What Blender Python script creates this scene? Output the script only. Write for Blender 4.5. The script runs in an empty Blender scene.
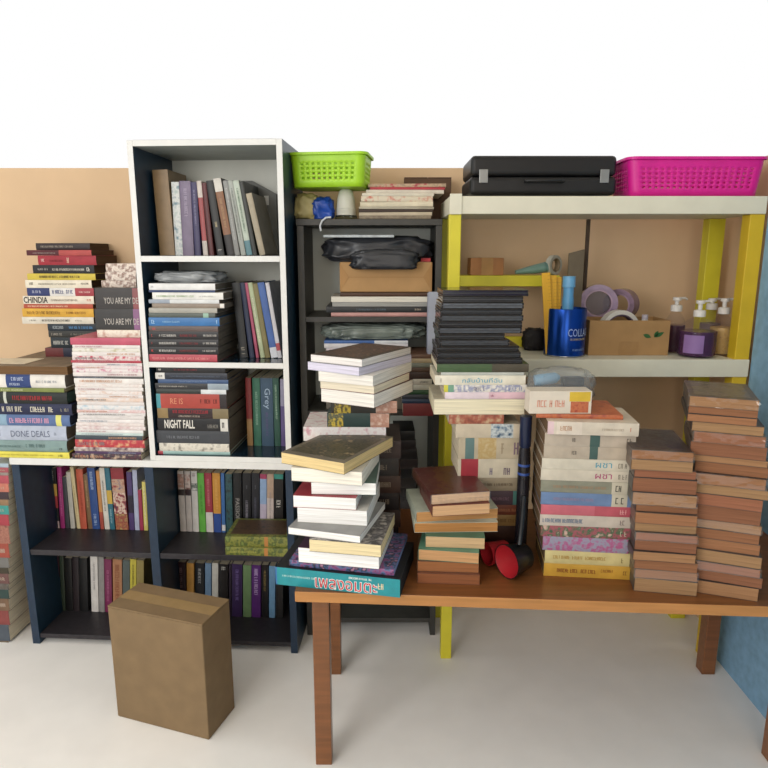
import bpy, bmesh, math, random
from mathutils import Vector, Matrix, noise
C = bpy.context.scene.collection
SC = bpy.context.scene
R = math.radians

# ------------------------------------------------------------------ camera
ZC, PITCH, FPX = 1.25, R(11.5), 640.0
cam_d = bpy.data.cameras.new('camera'); cam = bpy.data.objects.new('camera', cam_d); C.objects.link(cam)
cam_d.sensor_width = 36.0; cam_d.lens = 36.0*FPX/768.0; cam_d.clip_start = 0.02
cam.location = (0, 0, ZC); cam.rotation_euler = (math.pi/2-PITCH, 0, 0)
SC.camera = cam
CP, SP = math.cos(PITCH), math.sin(PITCH)
def ray(px, py):
    u, v = (px-384)/FPX, (384-py)/FPX
    return Vector((u, CP+v*SP, -SP+v*CP))
EYE = Vector((0, 0, ZC))
class Frame:
    def __init__(s, x=0, y=0, yaw=0):
        s.M = Matrix.Translation((x, y, 0)) @ Matrix.Rotation(yaw, 4, 'Z'); s.I = s.M.inverted()
    def at(s, px, py, d=0.0):            # pixel -> local point on the plane local y = d
        e = s.I @ EYE; r = s.I.to_3x3() @ ray(px, py)
        return e + r*((d-e.y)/r.y)
W0 = Frame()
def atz(px, py, z):
    r = ray(px, py); return EYE + r*((z-ZC)/r.z)

# ------------------------------------------------------------------ materials
def lin(c):
    c = c/255.0
    return c/12.92 if c <= .04045 else ((c+.055)/1.055)**2.4
def rgb(h):
    if isinstance(h, (tuple, list)): return tuple(h)
    return tuple(lin(int(h[i:i+2], 16)) for i in (0, 2, 4))
MC = {}
def nodes(name):
    m = bpy.data.materials.new(name); m.use_nodes = True
    nt = m.node_tree; return m, nt, nt.nodes['Principled BSDF']
def mat(h, rough=.5, var=.12, scale=30.0, metal=0.0, stretch=None, spec=.4, name=None, bump=0):
    k = (h, rough, var, scale, metal, stretch, spec, bump)
    if k in MC: return MC[k]
    m, nt, b = nodes(name or 'mat_'+str(h))
    c = rgb(h)
    b.inputs['Roughness'].default_value = rough; b.inputs['Metallic'].default_value = metal
    b.inputs['Specular IOR Level'].default_value = spec
    tc = nt.nodes.new('ShaderNodeTexCoord'); mp = nt.nodes.new('ShaderNodeMapping')
    mp.inputs['Scale'].default_value = stretch or (1, 1, 1)
    nz = nt.nodes.new('ShaderNodeTexNoise'); nz.inputs['Scale'].default_value = scale; nz.inputs['Detail'].default_value = 3
    rp = nt.nodes.new('ShaderNodeValToRGB')
    rp.color_ramp.elements[0].position = .3; rp.color_ramp.elements[1].position = .7
    rp.color_ramp.elements[0].color = tuple(x*(1-var) for x in c)+(1,)
    rp.color_ramp.elements[1].color = tuple(min(1, x*(1+var)) for x in c)+(1,)
    L = nt.links
    L.new(tc.outputs['Object'], mp.inputs['Vector']); L.new(mp.outputs['Vector'], nz.inputs['Vector'])
    L.new(nz.outputs['Fac'], rp.inputs['Fac']); L.new(rp.outputs['Color'], b.inputs['Base Color'])
    if bump:
        bp = nt.nodes.new('ShaderNodeBump'); bp.inputs['Strength'].default_value = bump; bp.inputs['Distance'].default_value = .004
        L.new(nz.outputs['Fac'], bp.inputs['Height']); L.new(bp.outputs['Normal'], b.inputs['Normal'])
    MC[k] = m; return m
def pagemat(h): return mat(h, .85, .20, 1.0, 0, (7, 7, 700), .2, 'pages_'+h)
def mott(cols, scale=60.0, rough=.45):
    k = ('mott', tuple(cols), scale)
    if k in MC: return MC[k]
    m, nt, b = nodes('printed_'+cols[0]); b.inputs['Roughness'].default_value = rough
    tc = nt.nodes.new('ShaderNodeTexCoord'); nz = nt.nodes.new('ShaderNodeTexNoise')
    nz.inputs['Scale'].default_value = scale; nz.inputs['Detail'].default_value = 2
    rp = nt.nodes.new('ShaderNodeValToRGB'); el = rp.color_ramp.elements
    n = len(cols)
    while len(el) < n: el.new(.5)
    for i, h in enumerate(cols):
        el[i].position = .3+.4*i/max(1, n-1); el[i].color = rgb(mute(h))+(1,)
    nt.links.new(tc.outputs['Object'], nz.inputs['Vector']); nt.links.new(nz.outputs['Fac'], rp.inputs['Fac'])
    nt.links.new(rp.outputs['Color'], b.inputs['Base Color'])
    MC[k] = m; return m
def clear(h, rough=.05, ior=1.3, name='clear_plastic', alpha=None):
    k = ('clear', h, rough, ior, alpha)
    if k in MC: return MC[k]
    m, nt, b = nodes(name); b.inputs['Base Color'].default_value = rgb(h)+(1,)
    b.inputs['Roughness'].default_value = rough
    if alpha is None: b.inputs['Transmission Weight'].default_value = 1; b.inputs['IOR'].default_value = ior
    else: b.inputs['Alpha'].default_value = alpha
    MC[k] = m; return m
def mute(h, k=.16):                       # printed covers are a little faded
    v = [int(h[i:i+2], 16) for i in (0, 2, 4)]; g = .3*v[0]+.59*v[1]+.11*v[2]
    return ''.join('%02x' % int(x+(g-x)*k) for x in v)
def cm(c):                                # colour spec -> material
    if isinstance(c, str): return mat(mute(c), .42)
    if isinstance(c, list): return mott(c)
    return c

# ------------------------------------------------------------------ mesh helpers
def link(name, verts, faces, mats, parent=None, mi=None, smooth=False):
    me = bpy.data.meshes.new(name); me.from_pydata(verts, [], faces)
    for m in mats: me.materials.append(m)
    if mi:
        for p, i in zip(me.polygons, mi): p.material_index = i
    if smooth:
        for p in me.polygons: p.use_smooth = True
    me.update()
    o = bpy.data.objects.new(name, me); C.objects.link(o)
    if parent: o.parent = parent
    return o
class MB:
    def __init__(s): s.v, s.f, s.mi = [], [], []
    def add(s, v, f, mi=0):
        n = len(s.v); s.v += [tuple(x) for x in v]; s.f += [tuple(i+n for i in q) for q in f]
        s.mi += (mi if isinstance(mi, list) else [mi]*len(f)); return s
    def box(s, x0, x1, y0, y1, z0, z1, mi=0, front=None):
        v = [(x0,y0,z0),(x1,y0,z0),(x1,y1,z0),(x0,y1,z0),(x0,y0,z1),(x1,y0,z1),(x1,y1,z1),(x0,y1,z1)]
        f = [(0,1,5,4),(1,2,6,5),(2,3,7,6),(3,0,4,7),(4,5,6,7),(3,2,1,0)]
        return s.add(v, f, [mi if front is None else front, mi, mi, mi, mi, mi])
    def poly(s, pts, z0, z1, mi=0):       # prism from xy outline
        n = len(pts); v = [(x,y,z0) for x,y in pts]+[(x,y,z1) for x,y in pts]
        f = [(i,(i+1)%n,n+(i+1)%n,n+i) for i in range(n)]+[tuple(range(n,2*n)), tuple(range(n-1,-1,-1))]
        return s.add(v, f, mi)
    def lathe(s, prof, n=32, cx=0, cy=0, cz=0, mi=0, M=None, cap=True):
        if prof[0] == prof[-1]: cap = False
        v, f = [], []
        for r, z in prof:
            for k in range(n):
                a = 2*math.pi*k/n; v.append(Vector((cx+r*math.cos(a), cy+r*math.sin(a), cz+z)))
        for i in range(len(prof)-1):
            for k in range(n):
                f.append((i*n+k, i*n+(k+1)%n, (i+1)*n+(k+1)%n, (i+1)*n+k))
        if cap and prof[0][0] > 1e-5: f.append(tuple(range(n-1, -1, -1)))
        if cap and prof[-1][0] > 1e-5: f.append(tuple((len(prof)-1)*n+k for k in range(n)))
        if M is not None: v = [M @ p for p in v]
        return s.add(v, f, mi)
    def tube(s, pts, r, n=10, mi=0):
        v, f = [], []
        pts = [Vector(p) for p in pts]
        for i, p in enumerate(pts):
            t = (pts[min(i+1, len(pts)-1)]-pts[max(i-1, 0)]).normalized()
            a = t.orthogonal().normalized() if i == 0 else (pa - t*pa.dot(t)).normalized()
            pa = a; b = t.cross(a)
            rr = r[i] if isinstance(r, (list, tuple)) else r
            for k in range(n):
                q = 2*math.pi*k/n; v.append(p+(a*math.cos(q)+b*math.sin(q))*rr)
        for i in range(len(pts)-1):
            for k in range(n): f.append((i*n+k, i*n+(k+1)%n, (i+1)*n+(k+1)%n, (i+1)*n+k))
        f += [tuple(range(n-1,-1,-1)), tuple((len(pts)-1)*n+k for k in range(n))]
        return s.add(v, f, mi)
    def build(s, name, mats, parent=None, smooth=False, bevel=0, seg=2):
        if not isinstance(mats, (list, tuple)): mats = [mats]
        o = link(name, s.v, s.f, mats, parent, s.mi, smooth)
        if bevel:
            md = o.modifiers.new('bevel', 'BEVEL'); md.width = bevel; md.segments = seg; md.limit_method = 'ANGLE'
        if smooth:
            for p in o.data.polygons: p.use_smooth = True
            try: o.data.set_sharp_from_angle(angle=R(40))
            except Exception: pass
        return o
def tag(o, label, cat, group=None, kind=None):
    for art in ('a', 'an', 'the'):
        while len(label.split()) > 16 and f' {art} ' in label:
            label = label.replace(f' {art} ', ' ', 1)
    o['label'] = label; o['category'] = cat
    if group: o['group'] = group
    if kind: o['kind'] = kind
    return o
def struct(o): o['kind'] = 'structure'; return o
def empty(name, loc=(0,0,0), M=None):
    o = bpy.data.objects.new(name, None); C.objects.link(o); o.empty_display_size = .05
    if M is not None: o.matrix_basis = M
    else: o.location = loc
    return o
def blob(name, sx, sy, sz, material, parent=None, seed=0, amp=.25, freq=3.0, sub=4, flat=True, ridged=True):
    """a crumpled soft body sitting on z=0, sx*sy*sz big"""
    bm = bmesh.new(); bmesh.ops.create_icosphere(bm, subdivisions=sub, radius=1.0)
    off = Vector((seed*7.3, seed*3.1, seed*1.7))
    for v in bm.verts:
        p = v.co.copy()
        q = Vector([math.copysign(abs(c)**.6, c) for c in p])       # squarer than a ball
        n = noise.noise(p*freq+off)
        if ridged: n = (1-abs(noise.noise(p*freq+off))*2.2)*.5 + .4*noise.noise(p*freq*2.3+off) - .3
        q *= 1+amp*n
        v.co = Vector((q.x*sx/2, q.y*sy/2, q.z*sz/2))
    for ax, sz_ in enumerate((sx, sy, sz)):
        lo, hi = min(v.co[ax] for v in bm.verts), max(v.co[ax] for v in bm.verts)
        for v in bm.verts: v.co[ax] = ((v.co[ax]-lo)/(hi-lo)-.5)*sz_*(1.12 if ax == 2 and flat else 1)
    z0 = min(v.co.z for v in bm.verts)
    for v in bm.verts:
        v.co.z -= z0*(.8 if flat else 1)
        if v.co.z < 0: v.co.z = 0.0005*random.random()
    me = bpy.data.meshes.new(name); bm.to_mesh(me); bm.free(); me.materials.append(material)
    for p in me.polygons: p.use_smooth = not ridged or True
    o = bpy.data.objects.new(name, me); C.objects.link(o)
    if parent: o.parent = parent
    return o

# ------------------------------------------------------------------ lettering
def text_geo(s, fat=0):
    cu = bpy.data.curves.new('t', 'FONT'); cu.body = s; cu.resolution_u = 2; cu.offset = fat
    ob = bpy.data.objects.new('t', cu); C.objects.link(ob)
    bpy.context.view_layer.update()
    me = bpy.data.meshes.new_from_object(ob.evaluated_get(bpy.context.evaluated_depsgraph_get()))
    v = [(p.co.x, p.co.y) for p in me.vertices]; f = [tuple(p.vertices) for p in me.polygons]
    bpy.data.objects.remove(ob); bpy.data.curves.remove(cu); bpy.data.meshes.remove(me)
    x0, x1 = min(p[0] for p in v), max(p[0] for p in v); y0, y1 = min(p[1] for p in v), max(p[1] for p in v)
    return [((x-x0)/(x1-x0), (y-y0)/(y1-y0)) for x, y in v], f
RS = random.Random(5)
def strokes(w, h):
    """worn, unreadable lettering: strokes in a w x h box -> unit coords"""
    v, f = [], []
    def q(a, b, c, d):
        n = len(v); v.extend([(a/w, b/h), (c/w, b/h), (c/w, d/h), (a/w, d/h)]); f.append((n, n+1, n+2, n+3))
    x = 0; lw = .46*h; st = .13*h
    while x+lw <= w:
        if RS.random() < .14: x += lw*.7; continue
        k = RS.randrange(5)
        if k != 3: q(x, 0, x+st, h)
        if k in (0, 2): q(x+lw-st*1.6, 0, x+lw-st*.6, h)
        if k in (1, 2, 3): q(x+st, h-st, x+lw-st*.6, h)
        if k in (0, 3, 4): q(x+st, h*.45, x+lw-st*.6, h*.45+st)
        if k in (1, 4): q(x+st, 0, x+lw-st*.6, st)
        if k == 3: q(x+lw*.35, 0, x+lw*.35+st, h)
        x += lw*1.05
    return v, f

# ------------------------------------------------------------------ books
RB = random.Random(11)
def book(L, D, T, col, o=None, name='book'):
    """lying book: front face along X at y=0, depth D to +y, thickness T from z=0.  o: options
    e: 's' spine in front, 'p' pages in front, 'l'/'r' spine at the left/right;  h: hardback
    b: colour bands on the spine; t: lettering boxes; pg: page colour"""
    o = o or {}
    e, hard, pg = o.get('e', 's'), o.get('h', 0), o.get('pg', 'd9cdb4')
    root = empty(name)
    la, lb = (D, L) if e in 'sp' else (L, D)          # a: away from spine, b: along spine
    t = min(.0022 if hard else .0007, T*.2)
    bul = (min(.004, T*.15) if hard else min(.0012, T*.1))
    # profile (a, z), outer and inner paired
    N = 6
    out = [(la, 0), (bul+t, 0)]; inn = [(la, t), (bul+t, t)]
    for i in range(N+1):
        s = i/N; a = bul*(1-(math.sin(math.pi*s)**.7)); z = s*T
        out.append((a, min(T-1e-5*(i == N), max(1e-5*(i == 0), z))))
        inn.append((a+t, min(T-t, max(t, z))))
    out += [(bul+t, T), (la, T)]; inn += [(bul+t, T-t), (la, T-t)]
    n = len(out)
    bands = o.get('b', []); cuts = sorted({0.0, 1.0} | {x for q in bands for x in q[:2]})
    base = cm(col); bd_mats = [base]; idx = {}
    for q in bands:
        key = str(q[2])
        if key not in idx: idx[key] = len(bd_mats); bd_mats.append(cm(q[2]))
    def P(a, b, z):
        if e == 's': return (b-L/2, a, z)
        if e == 'p': return (L/2-b, D-a, z)
        if e == 'l': return (-L/2+a, lb-b, z)
        return (L/2-a, b, z)
    mb = MB(); v = []; f = []; mi = []
    for u in cuts:
        v += [P(a, u*lb, z) for a, z in out]+[P(a, u*lb, z) for a, z in inn]
    for k in range(len(cuts)-1):
        um = (cuts[k]+cuts[k+1])/2; m = 0
        for q in bands:
            if q[0] <= um <= q[1]: m = idx[str(q[2])]
        A, B = k*2*n, (k+1)*2*n
        for i in range(n-1):
            f.append((A+i, B+i, B+i+1, A+i+1)); mi.append(m if 1 <= i < n-2 else 0)
            f.append((A+n+i, A+n+i+1, B+n+i+1, B+n+i)); mi.append(0)
        f.append((A+n-1, B+n-1, B+2*n-1, A+2*n-1)); mi.append(0)
        f.append((A, A+n, B+n, B)); mi.append(0)
    E = (len(cuts)-1)*2*n
    for i in range(n-1):
        f.append((i, i+1, n+i+1, n+i)); mi.append(0)
        f.append((E+i, E+n+i, E+n+i+1, E+i+1)); mi.append(0)
    cov = link('cover', v, f, bd_mats, root, mi)
    if o.get('cov'): cov.data.materials[0] = o['cov']
    ins = .0035 if hard else .0006
    a0, a1 = bul+t*1.02, la-ins
    mb = MB(); pts = [P(a, b, z) for z in (t*1.02, T-t*1.02) for a, b in ((a0, ins), (a1, ins), (a1, lb-ins), (a0, lb-ins))]
    xs = [p[0] for p in pts]; ys = [p[1] for p in pts]
    mb.box(min(xs), max(xs), min(ys), max(ys), t*1.02, T-t*1.02); mb.build('pages', pagemat(pg), root)
    if o.get('t') and e == 's':
        groups = {}
        for (u0, u1, v0, v1, c, s) in o['t']:
            if not s: vm, vd = (v0+v1)/2, (v1-v0)*.36; v0, v1 = vm-vd, vm+vd
            w, h = (u1-u0)*L, (v1-v0)*T
            tv, tf = text_geo(s, o.get('fat', 0)) if s else strokes(w, h)
            if s and o.get('out'):
                ov, of = text_geo(s, .028); e_ = .012
                groups.setdefault('e4ece8', MB()).add([(-L/2+(u0-e_*.4+x*(u1-u0+e_*.8))*L, -.0003-bul*0, (v0-.03+y*(v1-v0+.06))*T) for x, y in ov], of)
            g = groups.setdefault(c, MB())
            g.add([(-L/2+(u0+x*(u1-u0))*L, -.0005, (v0+y*(v1-v0))*T) for x, y in tv], tf)
        for c, g in groups.items(): g.build('title', mat(c, .5, .05), root)
    if o.get('pic') is not None:          # printed picture on the top cover
        MB().box(-L/2+.012, L/2-.012, .02, D-.012, T, T+.0004).build('cover_picture', cm(o['pic']), root)
    if o.get('wrap'):
        g = MB(); g.box(-L/2-.002, L/2+.002, -.002, D+.002, .0, T+.0015)
        w = g.build('plastic_wrapping', WRAP(), root); w['label'] = 'clear glossy plastic wrapping'
    return root
def WRAP():
    k = 'wrap'
    if k in MC: return MC[k]
    m, nt, b = nodes('clear_wrap'); L = nt.links
    tr = nt.nodes.new('ShaderNodeBsdfTransparent'); gl = nt.nodes.new('ShaderNodeBsdfGlossy'); gl.inputs['Roughness'].default_value = .12
    mx = nt.nodes.new('ShaderNodeMixShader'); mx.inputs[0].default_value = .10
    nz = nt.nodes.new('ShaderNodeTexNoise'); nz.inputs['Scale'].default_value = 25
    bp = nt.nodes.new('ShaderNodeBump'); bp.inputs['Strength'].default_value = .6; bp.inputs['Distance'].default_value = .01
    tc = nt.nodes.new('ShaderNodeTexCoord'); L.new(tc.outputs['Object'], nz.inputs['Vector'])
    L.new(nz.outputs['Fac'], bp.inputs['Height']); L.new(bp.outputs['Normal'], gl.inputs['Normal'])
    L.new(tr.outputs[0], mx.inputs[1]); L.new(gl.outputs[0], mx.inputs[2])
    L.new(mx.outputs[0], nt.nodes['Material Output'].inputs['Surface'])
    MC[k] = m; return m

ORD = 'first second third fourth fifth sixth seventh eighth ninth tenth eleventh twelfth thirteenth fourteenth fifteenth sixteenth seventeenth eighteenth nineteenth twentieth twenty-first twenty-second twenty-third twenty-fourth twenty-fifth twenty-sixth twenty-seventh twenty-eighth twenty-ninth thirtieth thirty-first thirty-second thirty-third thirty-fourth thirty-fifth thirty-sixth thirty-seventh thirty-eighth thirty-ninth fortieth'.split()
def rank(i, n, a, b):
    if n == 1: return a
    if i == 0: return a
    if i == n-1: return b
    return ORD[i]+' from top'
def hstack(F, d, zb, items, pile, group, D=.145, name='book', cat='book', jit=1.2):
    """items top -> bottom: (x0, x1, ytop, colour, desc, opts); fronts on local plane y=d"""
    z = zb; n = len(items); made = []
    for i in range(n-1, -1, -1):
        x0, x1, yt, col, desc, o = (list(items[i])+[{}])[:6]
        dd = d+o.get('dy', 0)
        a, b = F.at(x0, yt, dd), F.at(x1, yt, dd)
        zt = (a.z+b.z)/2; T = max(.0025, zt-z)
        nm = o.get('name', name); ct = o.get('cat', cat)
        root = book(b.x-a.x, o.get('D', D), T-.0003, col, o, nm)
        yaw = R(o.get('yaw', RB.uniform(-jit, jit)))
        root.matrix_basis = F.M @ Matrix.Translation(((a.x+b.x)/2, dd, z)) @ Matrix.Rotation(yaw, 4, 'Z')
        tag(root, f"{desc}, {rank(i, n, 'topmost', 'lowest')} of {pile}", ct, group)
        z += T; made.append(root)
    return made, z
def row(F, d, zb, items, place, group, D=.14, name='book', cat='book'):
    """standing books, left -> right: (x_bottom_left, x_top_left, width_px, ytop, colour, desc, opts)"""
    n = len(items); prev = None
    S = []
    for it in items:
        xb, xt, w, yt, col, desc, o = (list(it)+[{}])[:7]
        dd = d+o.get('dy', 0)
        yb = 300
        pt = F.at(xt, yt, dd); h = pt.z-zb
        # bottom pixel: x at the shelf height
        pb = F.at(xb, yt, dd)
        import_y = pb  # same column scale at this depth
        # find pixel row of the shelf at this depth for a correct x
        lo, hi = -200, 1000
        for _ in range(40):
            m = (lo+hi)/2
            if F.at(xb, m, dd).z > zb: lo = m
            else: hi = m
        pb = F.at(xb, lo, dd); pw = F.at(xb+w, lo, dd)
        S.append([pb.x, pt.x, pw.x-pb.x, h, dd, col, desc, o])
    for i, (xb, xt, w, h, dd, col, desc, o) in enumerate(S):
        lean = math.atan2(xb-xt, h)           # + : top leans to the left
        if prev is not None:
            # keep clear of the neighbour on the left (line test at bottom and top)
            pxb, pl, pT, ph = prev
            right_b = pxb + pT/math.cos(pl)
            if xb < right_b: xb = right_b
            hh = min(ph, h)
            gap_top = (xb - math.tan(lean)*hh) - (right_b - math.tan(pl)*hh)
            if gap_top < 0: xb -= gap_top
        if i+1 < n:
            nx = S[i+1]
            w = min(w, max(.004, nx[0]-xb)) if nx[0]-xb > .004 else w
        T = max(.004, w*math.cos(lean))
        H = h/math.cos(lean)
        o = dict(o); root = book(H, o.get('D', D), T-.0003, col, o, o.get('name', name))
        root.matrix_basis = F.M @ Matrix.Translation((xb, dd, zb+.0003)) @ Matrix.Rotation(-lean, 4, 'Y') @ Matrix.Translation((0, 0, H/2)) @ Matrix.Rotation(R(90), 4, 'Y')
        lab = {0: f"{desc}, leftmost on {place}", n-1: f"{desc}, rightmost on {place}"}.get(i, f"{desc}, {ORD[i]} from left on {place}")
        tag(root, lab, o.get('cat', cat), group)
        prev = (xb, lean, T, h)
def freepile(zb, items, pile, group, name='book', cat='book', start=0, total=None):
    """items bottom -> top: (x_left, y_left, x_right, y_right, T, D, colour, desc, opts): front top corners in pixels"""
    z = zb; n = len(items); total = total or n
    for i, it in enumerate(items):
        xl, yl, xr, yr, T, D, col, desc, o = (list(it)+[{}])[:9]
        a, b = atz(xl, yl, z+T), atz(xr, yr, z+T)
        v = b-a
        root = book(Vector((v.x, v.y)).length, D, T-.0003, col, o, name)
        root.matrix_basis = Matrix.Translation(((a.x+b.x)/2, (a.y+b.y)/2, z)) @ Matrix.Rotation(math.atan2(v.y, v.x), 4, 'Z')
        k = total-1-start-i
        tag(root, f"{desc}, {rank(k, total, 'topmost', 'lowest')} "+"of "+pile, cat, group)
        z += T
    return z
WORLD, KEY, EXPO = 1.0, 34.0, 0.0

# ================================================================== the setting
TAN = mat('d2b491', .8, .05, 6, bump=.05)
ZT = .51                                   # table top height
wz = W0.at(200, 168, 2.2).z                # the partition wall ends here
m = MB(); m.box(-2.4, 1.10, 2.2, 2.3, 0, wz); struct(m.build('wall_back', TAN))
m = MB(); m.box(1.10, 1.2, 1.86, 2.3, 0, wz); struct(m.build('wall_right', TAN))
m = MB(); m.box(1.046, 1.25, -1.2, 1.80, 0, wz); struct(m.build('wall_right_front', mat('7fa6c2', .75, .12, 40, bump=.3)))
m = MB(); m.box(-3.2, 3.2, -2.5, 3.2, -.05, 0); struct(m.build('floor', mat('f4f2ee', .5, .03, 8)))
m = MB(); m.box(-2.2, 2.0, -2.0, 2.6, 2.7, 2.75); struct(m.build('light_block_ceiling', mat('efe8da', .8, .03, 5)))  # unseen slab, added to cut the white world light from above
m = MB(); m.box(-1.0, 2.0, -2.05, -2.0, 0, 2.7); struct(m.build('light_block_wall', mat('cdb08a', .8, .05, 5)))  # unseen wall behind the camera, added to hold back world light

NAVY = mat('1c3446', .35, .15, 40); EDGE = mat('d9d9d6', .45, .04, 20); BACKP = mat('d8dad2', .6, .05, 10)
CHAR = mat('2f2c30', .45, .2, 60); NAVYE = mat('1d3045', .4, .12, 30); SHINY = mat('142a3a', .16, .12, 20)

# ---------------------------------------------------------------- left bookcases
FL = Frame(-.28, 1.83, R(-3.5))
def lx(px, py=362, d=0): return FL.at(px, py, d).x
ZL = [0.035, .330, .636]                   # lower unit: floor board, shelf, top
xa, xb_ = lx(11, 463), lx(22.5, 463)
lo = tag(empty('bookcase', M=FL.M), 'low dark navy bookcase with a white edged top, holding upright books in two columns', 'bookcase')
xd0, xd1 = lx(148, 520), lx(158, 520)
xr1 = 0.005
DL = .29
def panel(name, x0, x1, y0, y1, z0, z1, mats, parent, bev=.001):
    MB().box(x0, x1, y0, y1, z0, z1, 0, 1 if len(mats) > 1 else 0).build(name, mats, parent, bevel=bev)
panel('side_panel', xa, xb_-.012, 0, DL, 0, .615, [NAVY, NAVYE], lo)
panel('divider', xd0, xd1-.004, 0, DL-.012, 0, .615, [NAVY, NAVYE], lo)
panel('side_panel', xr1-.022, xr1, 0, DL, 0, .615, [NAVY, NAVYE], lo)
panel('top_board', xa-.002, xr1+.002, -.004, DL, .615, .636, [EDGE], lo)
for a, b in ((xb_-.012, xd0), (xd1-.004, xr1-.022)):
    panel('shelf', a, b, .004, DL-.012, ZL[1]-.018, ZL[1], [CHAR], lo)
    panel('floor_board', a, b, .004, DL-.012, ZL[0]-.015, ZL[0], [CHAR], lo)
panel('back_panel', xb_-.012, xr1-.022, DL-.012, DL, .0, .615, [CHAR], lo)

ub = tag(empty('bookcase', M=FL.M @ Matrix.Translation((0, 0, .636))), 'tall white edged bookcase with navy insides standing on the low navy bookcase', 'bookcase')
ux0 = lx(143, 362); ut = .017
UZ = [.016, .303, .608]; UT = .92
panel('side_panel', ux0, ux0+ut, 0, DL, 0, UT, [NAVY, EDGE], ub)
panel('side_panel', -ut+.004, .004, 0, DL, 0, UT, [NAVY, EDGE], ub)
for k, (z0, z1) in enumerate(((0, .016), (.287, .303), (.592, .608), (UT-.016, UT))):
    MB().box(ux0+ut, .004-ut, 0, DL-.01, z0, z1, 0, 1).add([(ux0+ut, 0, z1+.0003), (.004-ut, 0, z1+.0003), (.004-ut, DL-.011, z1+.0003), (ux0+ut, DL-.011, z1+.0003)], [(0,1,2,3)], 2 if k < 3 else 0).build('shelf', [mat('9aa09c', .5, .08, 20) if k else NAVY, EDGE, SHINY], ub)
panel('back_panel', ux0+ut, .004-ut, DL-.01, DL, 0, UT, [BACKP], ub)

# ---- pile A: tall pile standing on the big brown book, by the wall
PB = .79 # paperback page tone marker
pA = 'tall wall pile'
BR = '5b4634'
A = [
 (36,89,243,'2a1a18','dark brown paperback with faint white lettering',{'t':[(.08,.7,.3,.7,'8f8478',None)],'pg':BR,'dy':.01,'yaw':2}),
 (25,92,250,'571c22','dark maroon and red thin paperback',{'b':[(.5,1,'b4433f')],'t':[(.1,.45,.3,.6,'9a8a84',None)],'pg':BR,'yaw':-3}),
 (37,96,255.5,'a51f2d','red paperback with a small pale emblem',{'t':[(.05,.12,.3,.7,'e6c8c0',None),(.5,.58,.1,.9,'d8b09c',None),(.2,.45,.3,.6,'6f1019',None)],'pg':BR}),
 (32,94,265,'1e1c20','black paperback with white lettering',{'t':[(.08,.25,.35,.65,'a9a49c',None),(.32,.85,.3,.65,'c3beb4',None),(.88,.94,.2,.8,'e0dcd2',None)],'pg':'4a3a2c'}),
 (27,95,273.5,'c9b02c','yellow paperback with dark lettering',{'t':[(.18,.8,.25,.75,'4a3d18',None)],'pg':'3a2c22'}),
 (25,91,280,'ddd3bd','cream paperback with faint grey lettering',{'t':[(.06,.12,.3,.8,'6b6558',None),(.2,.78,.35,.65,'8f887a',None),(.84,.96,.4,.7,'55504a',None)],'pg':'3a2c22'}),
 (27,93,288,'28356e','paperback with blue, white and red spine panels',{'b':[(.34,.72,'d9d6d2'),(.72,1,'a8323c')],'t':[(.38,.7,.2,.85,'28356e',None),(.08,.22,.3,.75,'b9bccf',None),(.78,.95,.35,.65,'d9b6b0',None)],'pg':'3a2c22'}),
 (23,93,296,'dcd2bf','cream paperback with a bold black title',{'fat':.022,'t':[(.01,.35,.12,.9,'1d1a18','CHINDIA'),(.39,.78,.3,.65,'7a6a5c',None),(.9,.97,.3,.7,'b5523c',None)],'pg':'3a2c22'}),
 (23,93,304,'bb4a2e','thin orange red paperback',{'t':[(.06,.65,.25,.75,'e6c3a6',None)],'pg':'3a2c22'}),
 (22,93,308.5,'d8a024','golden yellow paperback',{'t':[(.06,.55,.25,.75,'7a5412',None),(.62,.9,.3,.7,'8a5c18',None)],'pg':'3a2c22'}),
 (22,93,317,'d5cdbd','pale grey paperback with dark lettering',{'t':[(.1,.2,.35,.65,'7c766c',None),(.28,.68,.3,.7,'3d3a36',None),(.74,.84,.35,.65,'7c766c',None)],'pg':'3a2c22'}),
 (47,96,324,'1f2a36','dark slate paperback with blue lettering',{'t':[(.1,.34,.2,.8,'9aa3a8',None),(.42,.95,.25,.75,'4f84b4',None)]}),
 (48,97,331,'33332f','dark grey paperback with pale lettering',{'t':[(.06,.3,.25,.75,'9a948a',None),(.45,.9,.3,.7,'7d776d',None)]}),
 (50,96,337.5,'202c33','thick dark teal paperback with white lettering',{'t':[(.06,.4,.25,.75,'b6b6b0',None)]}),
 (45,96,348,'25283f','thin dark blue paperback with a red end',{'b':[(0,.35,'6d2a2c')]}),
]
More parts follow.
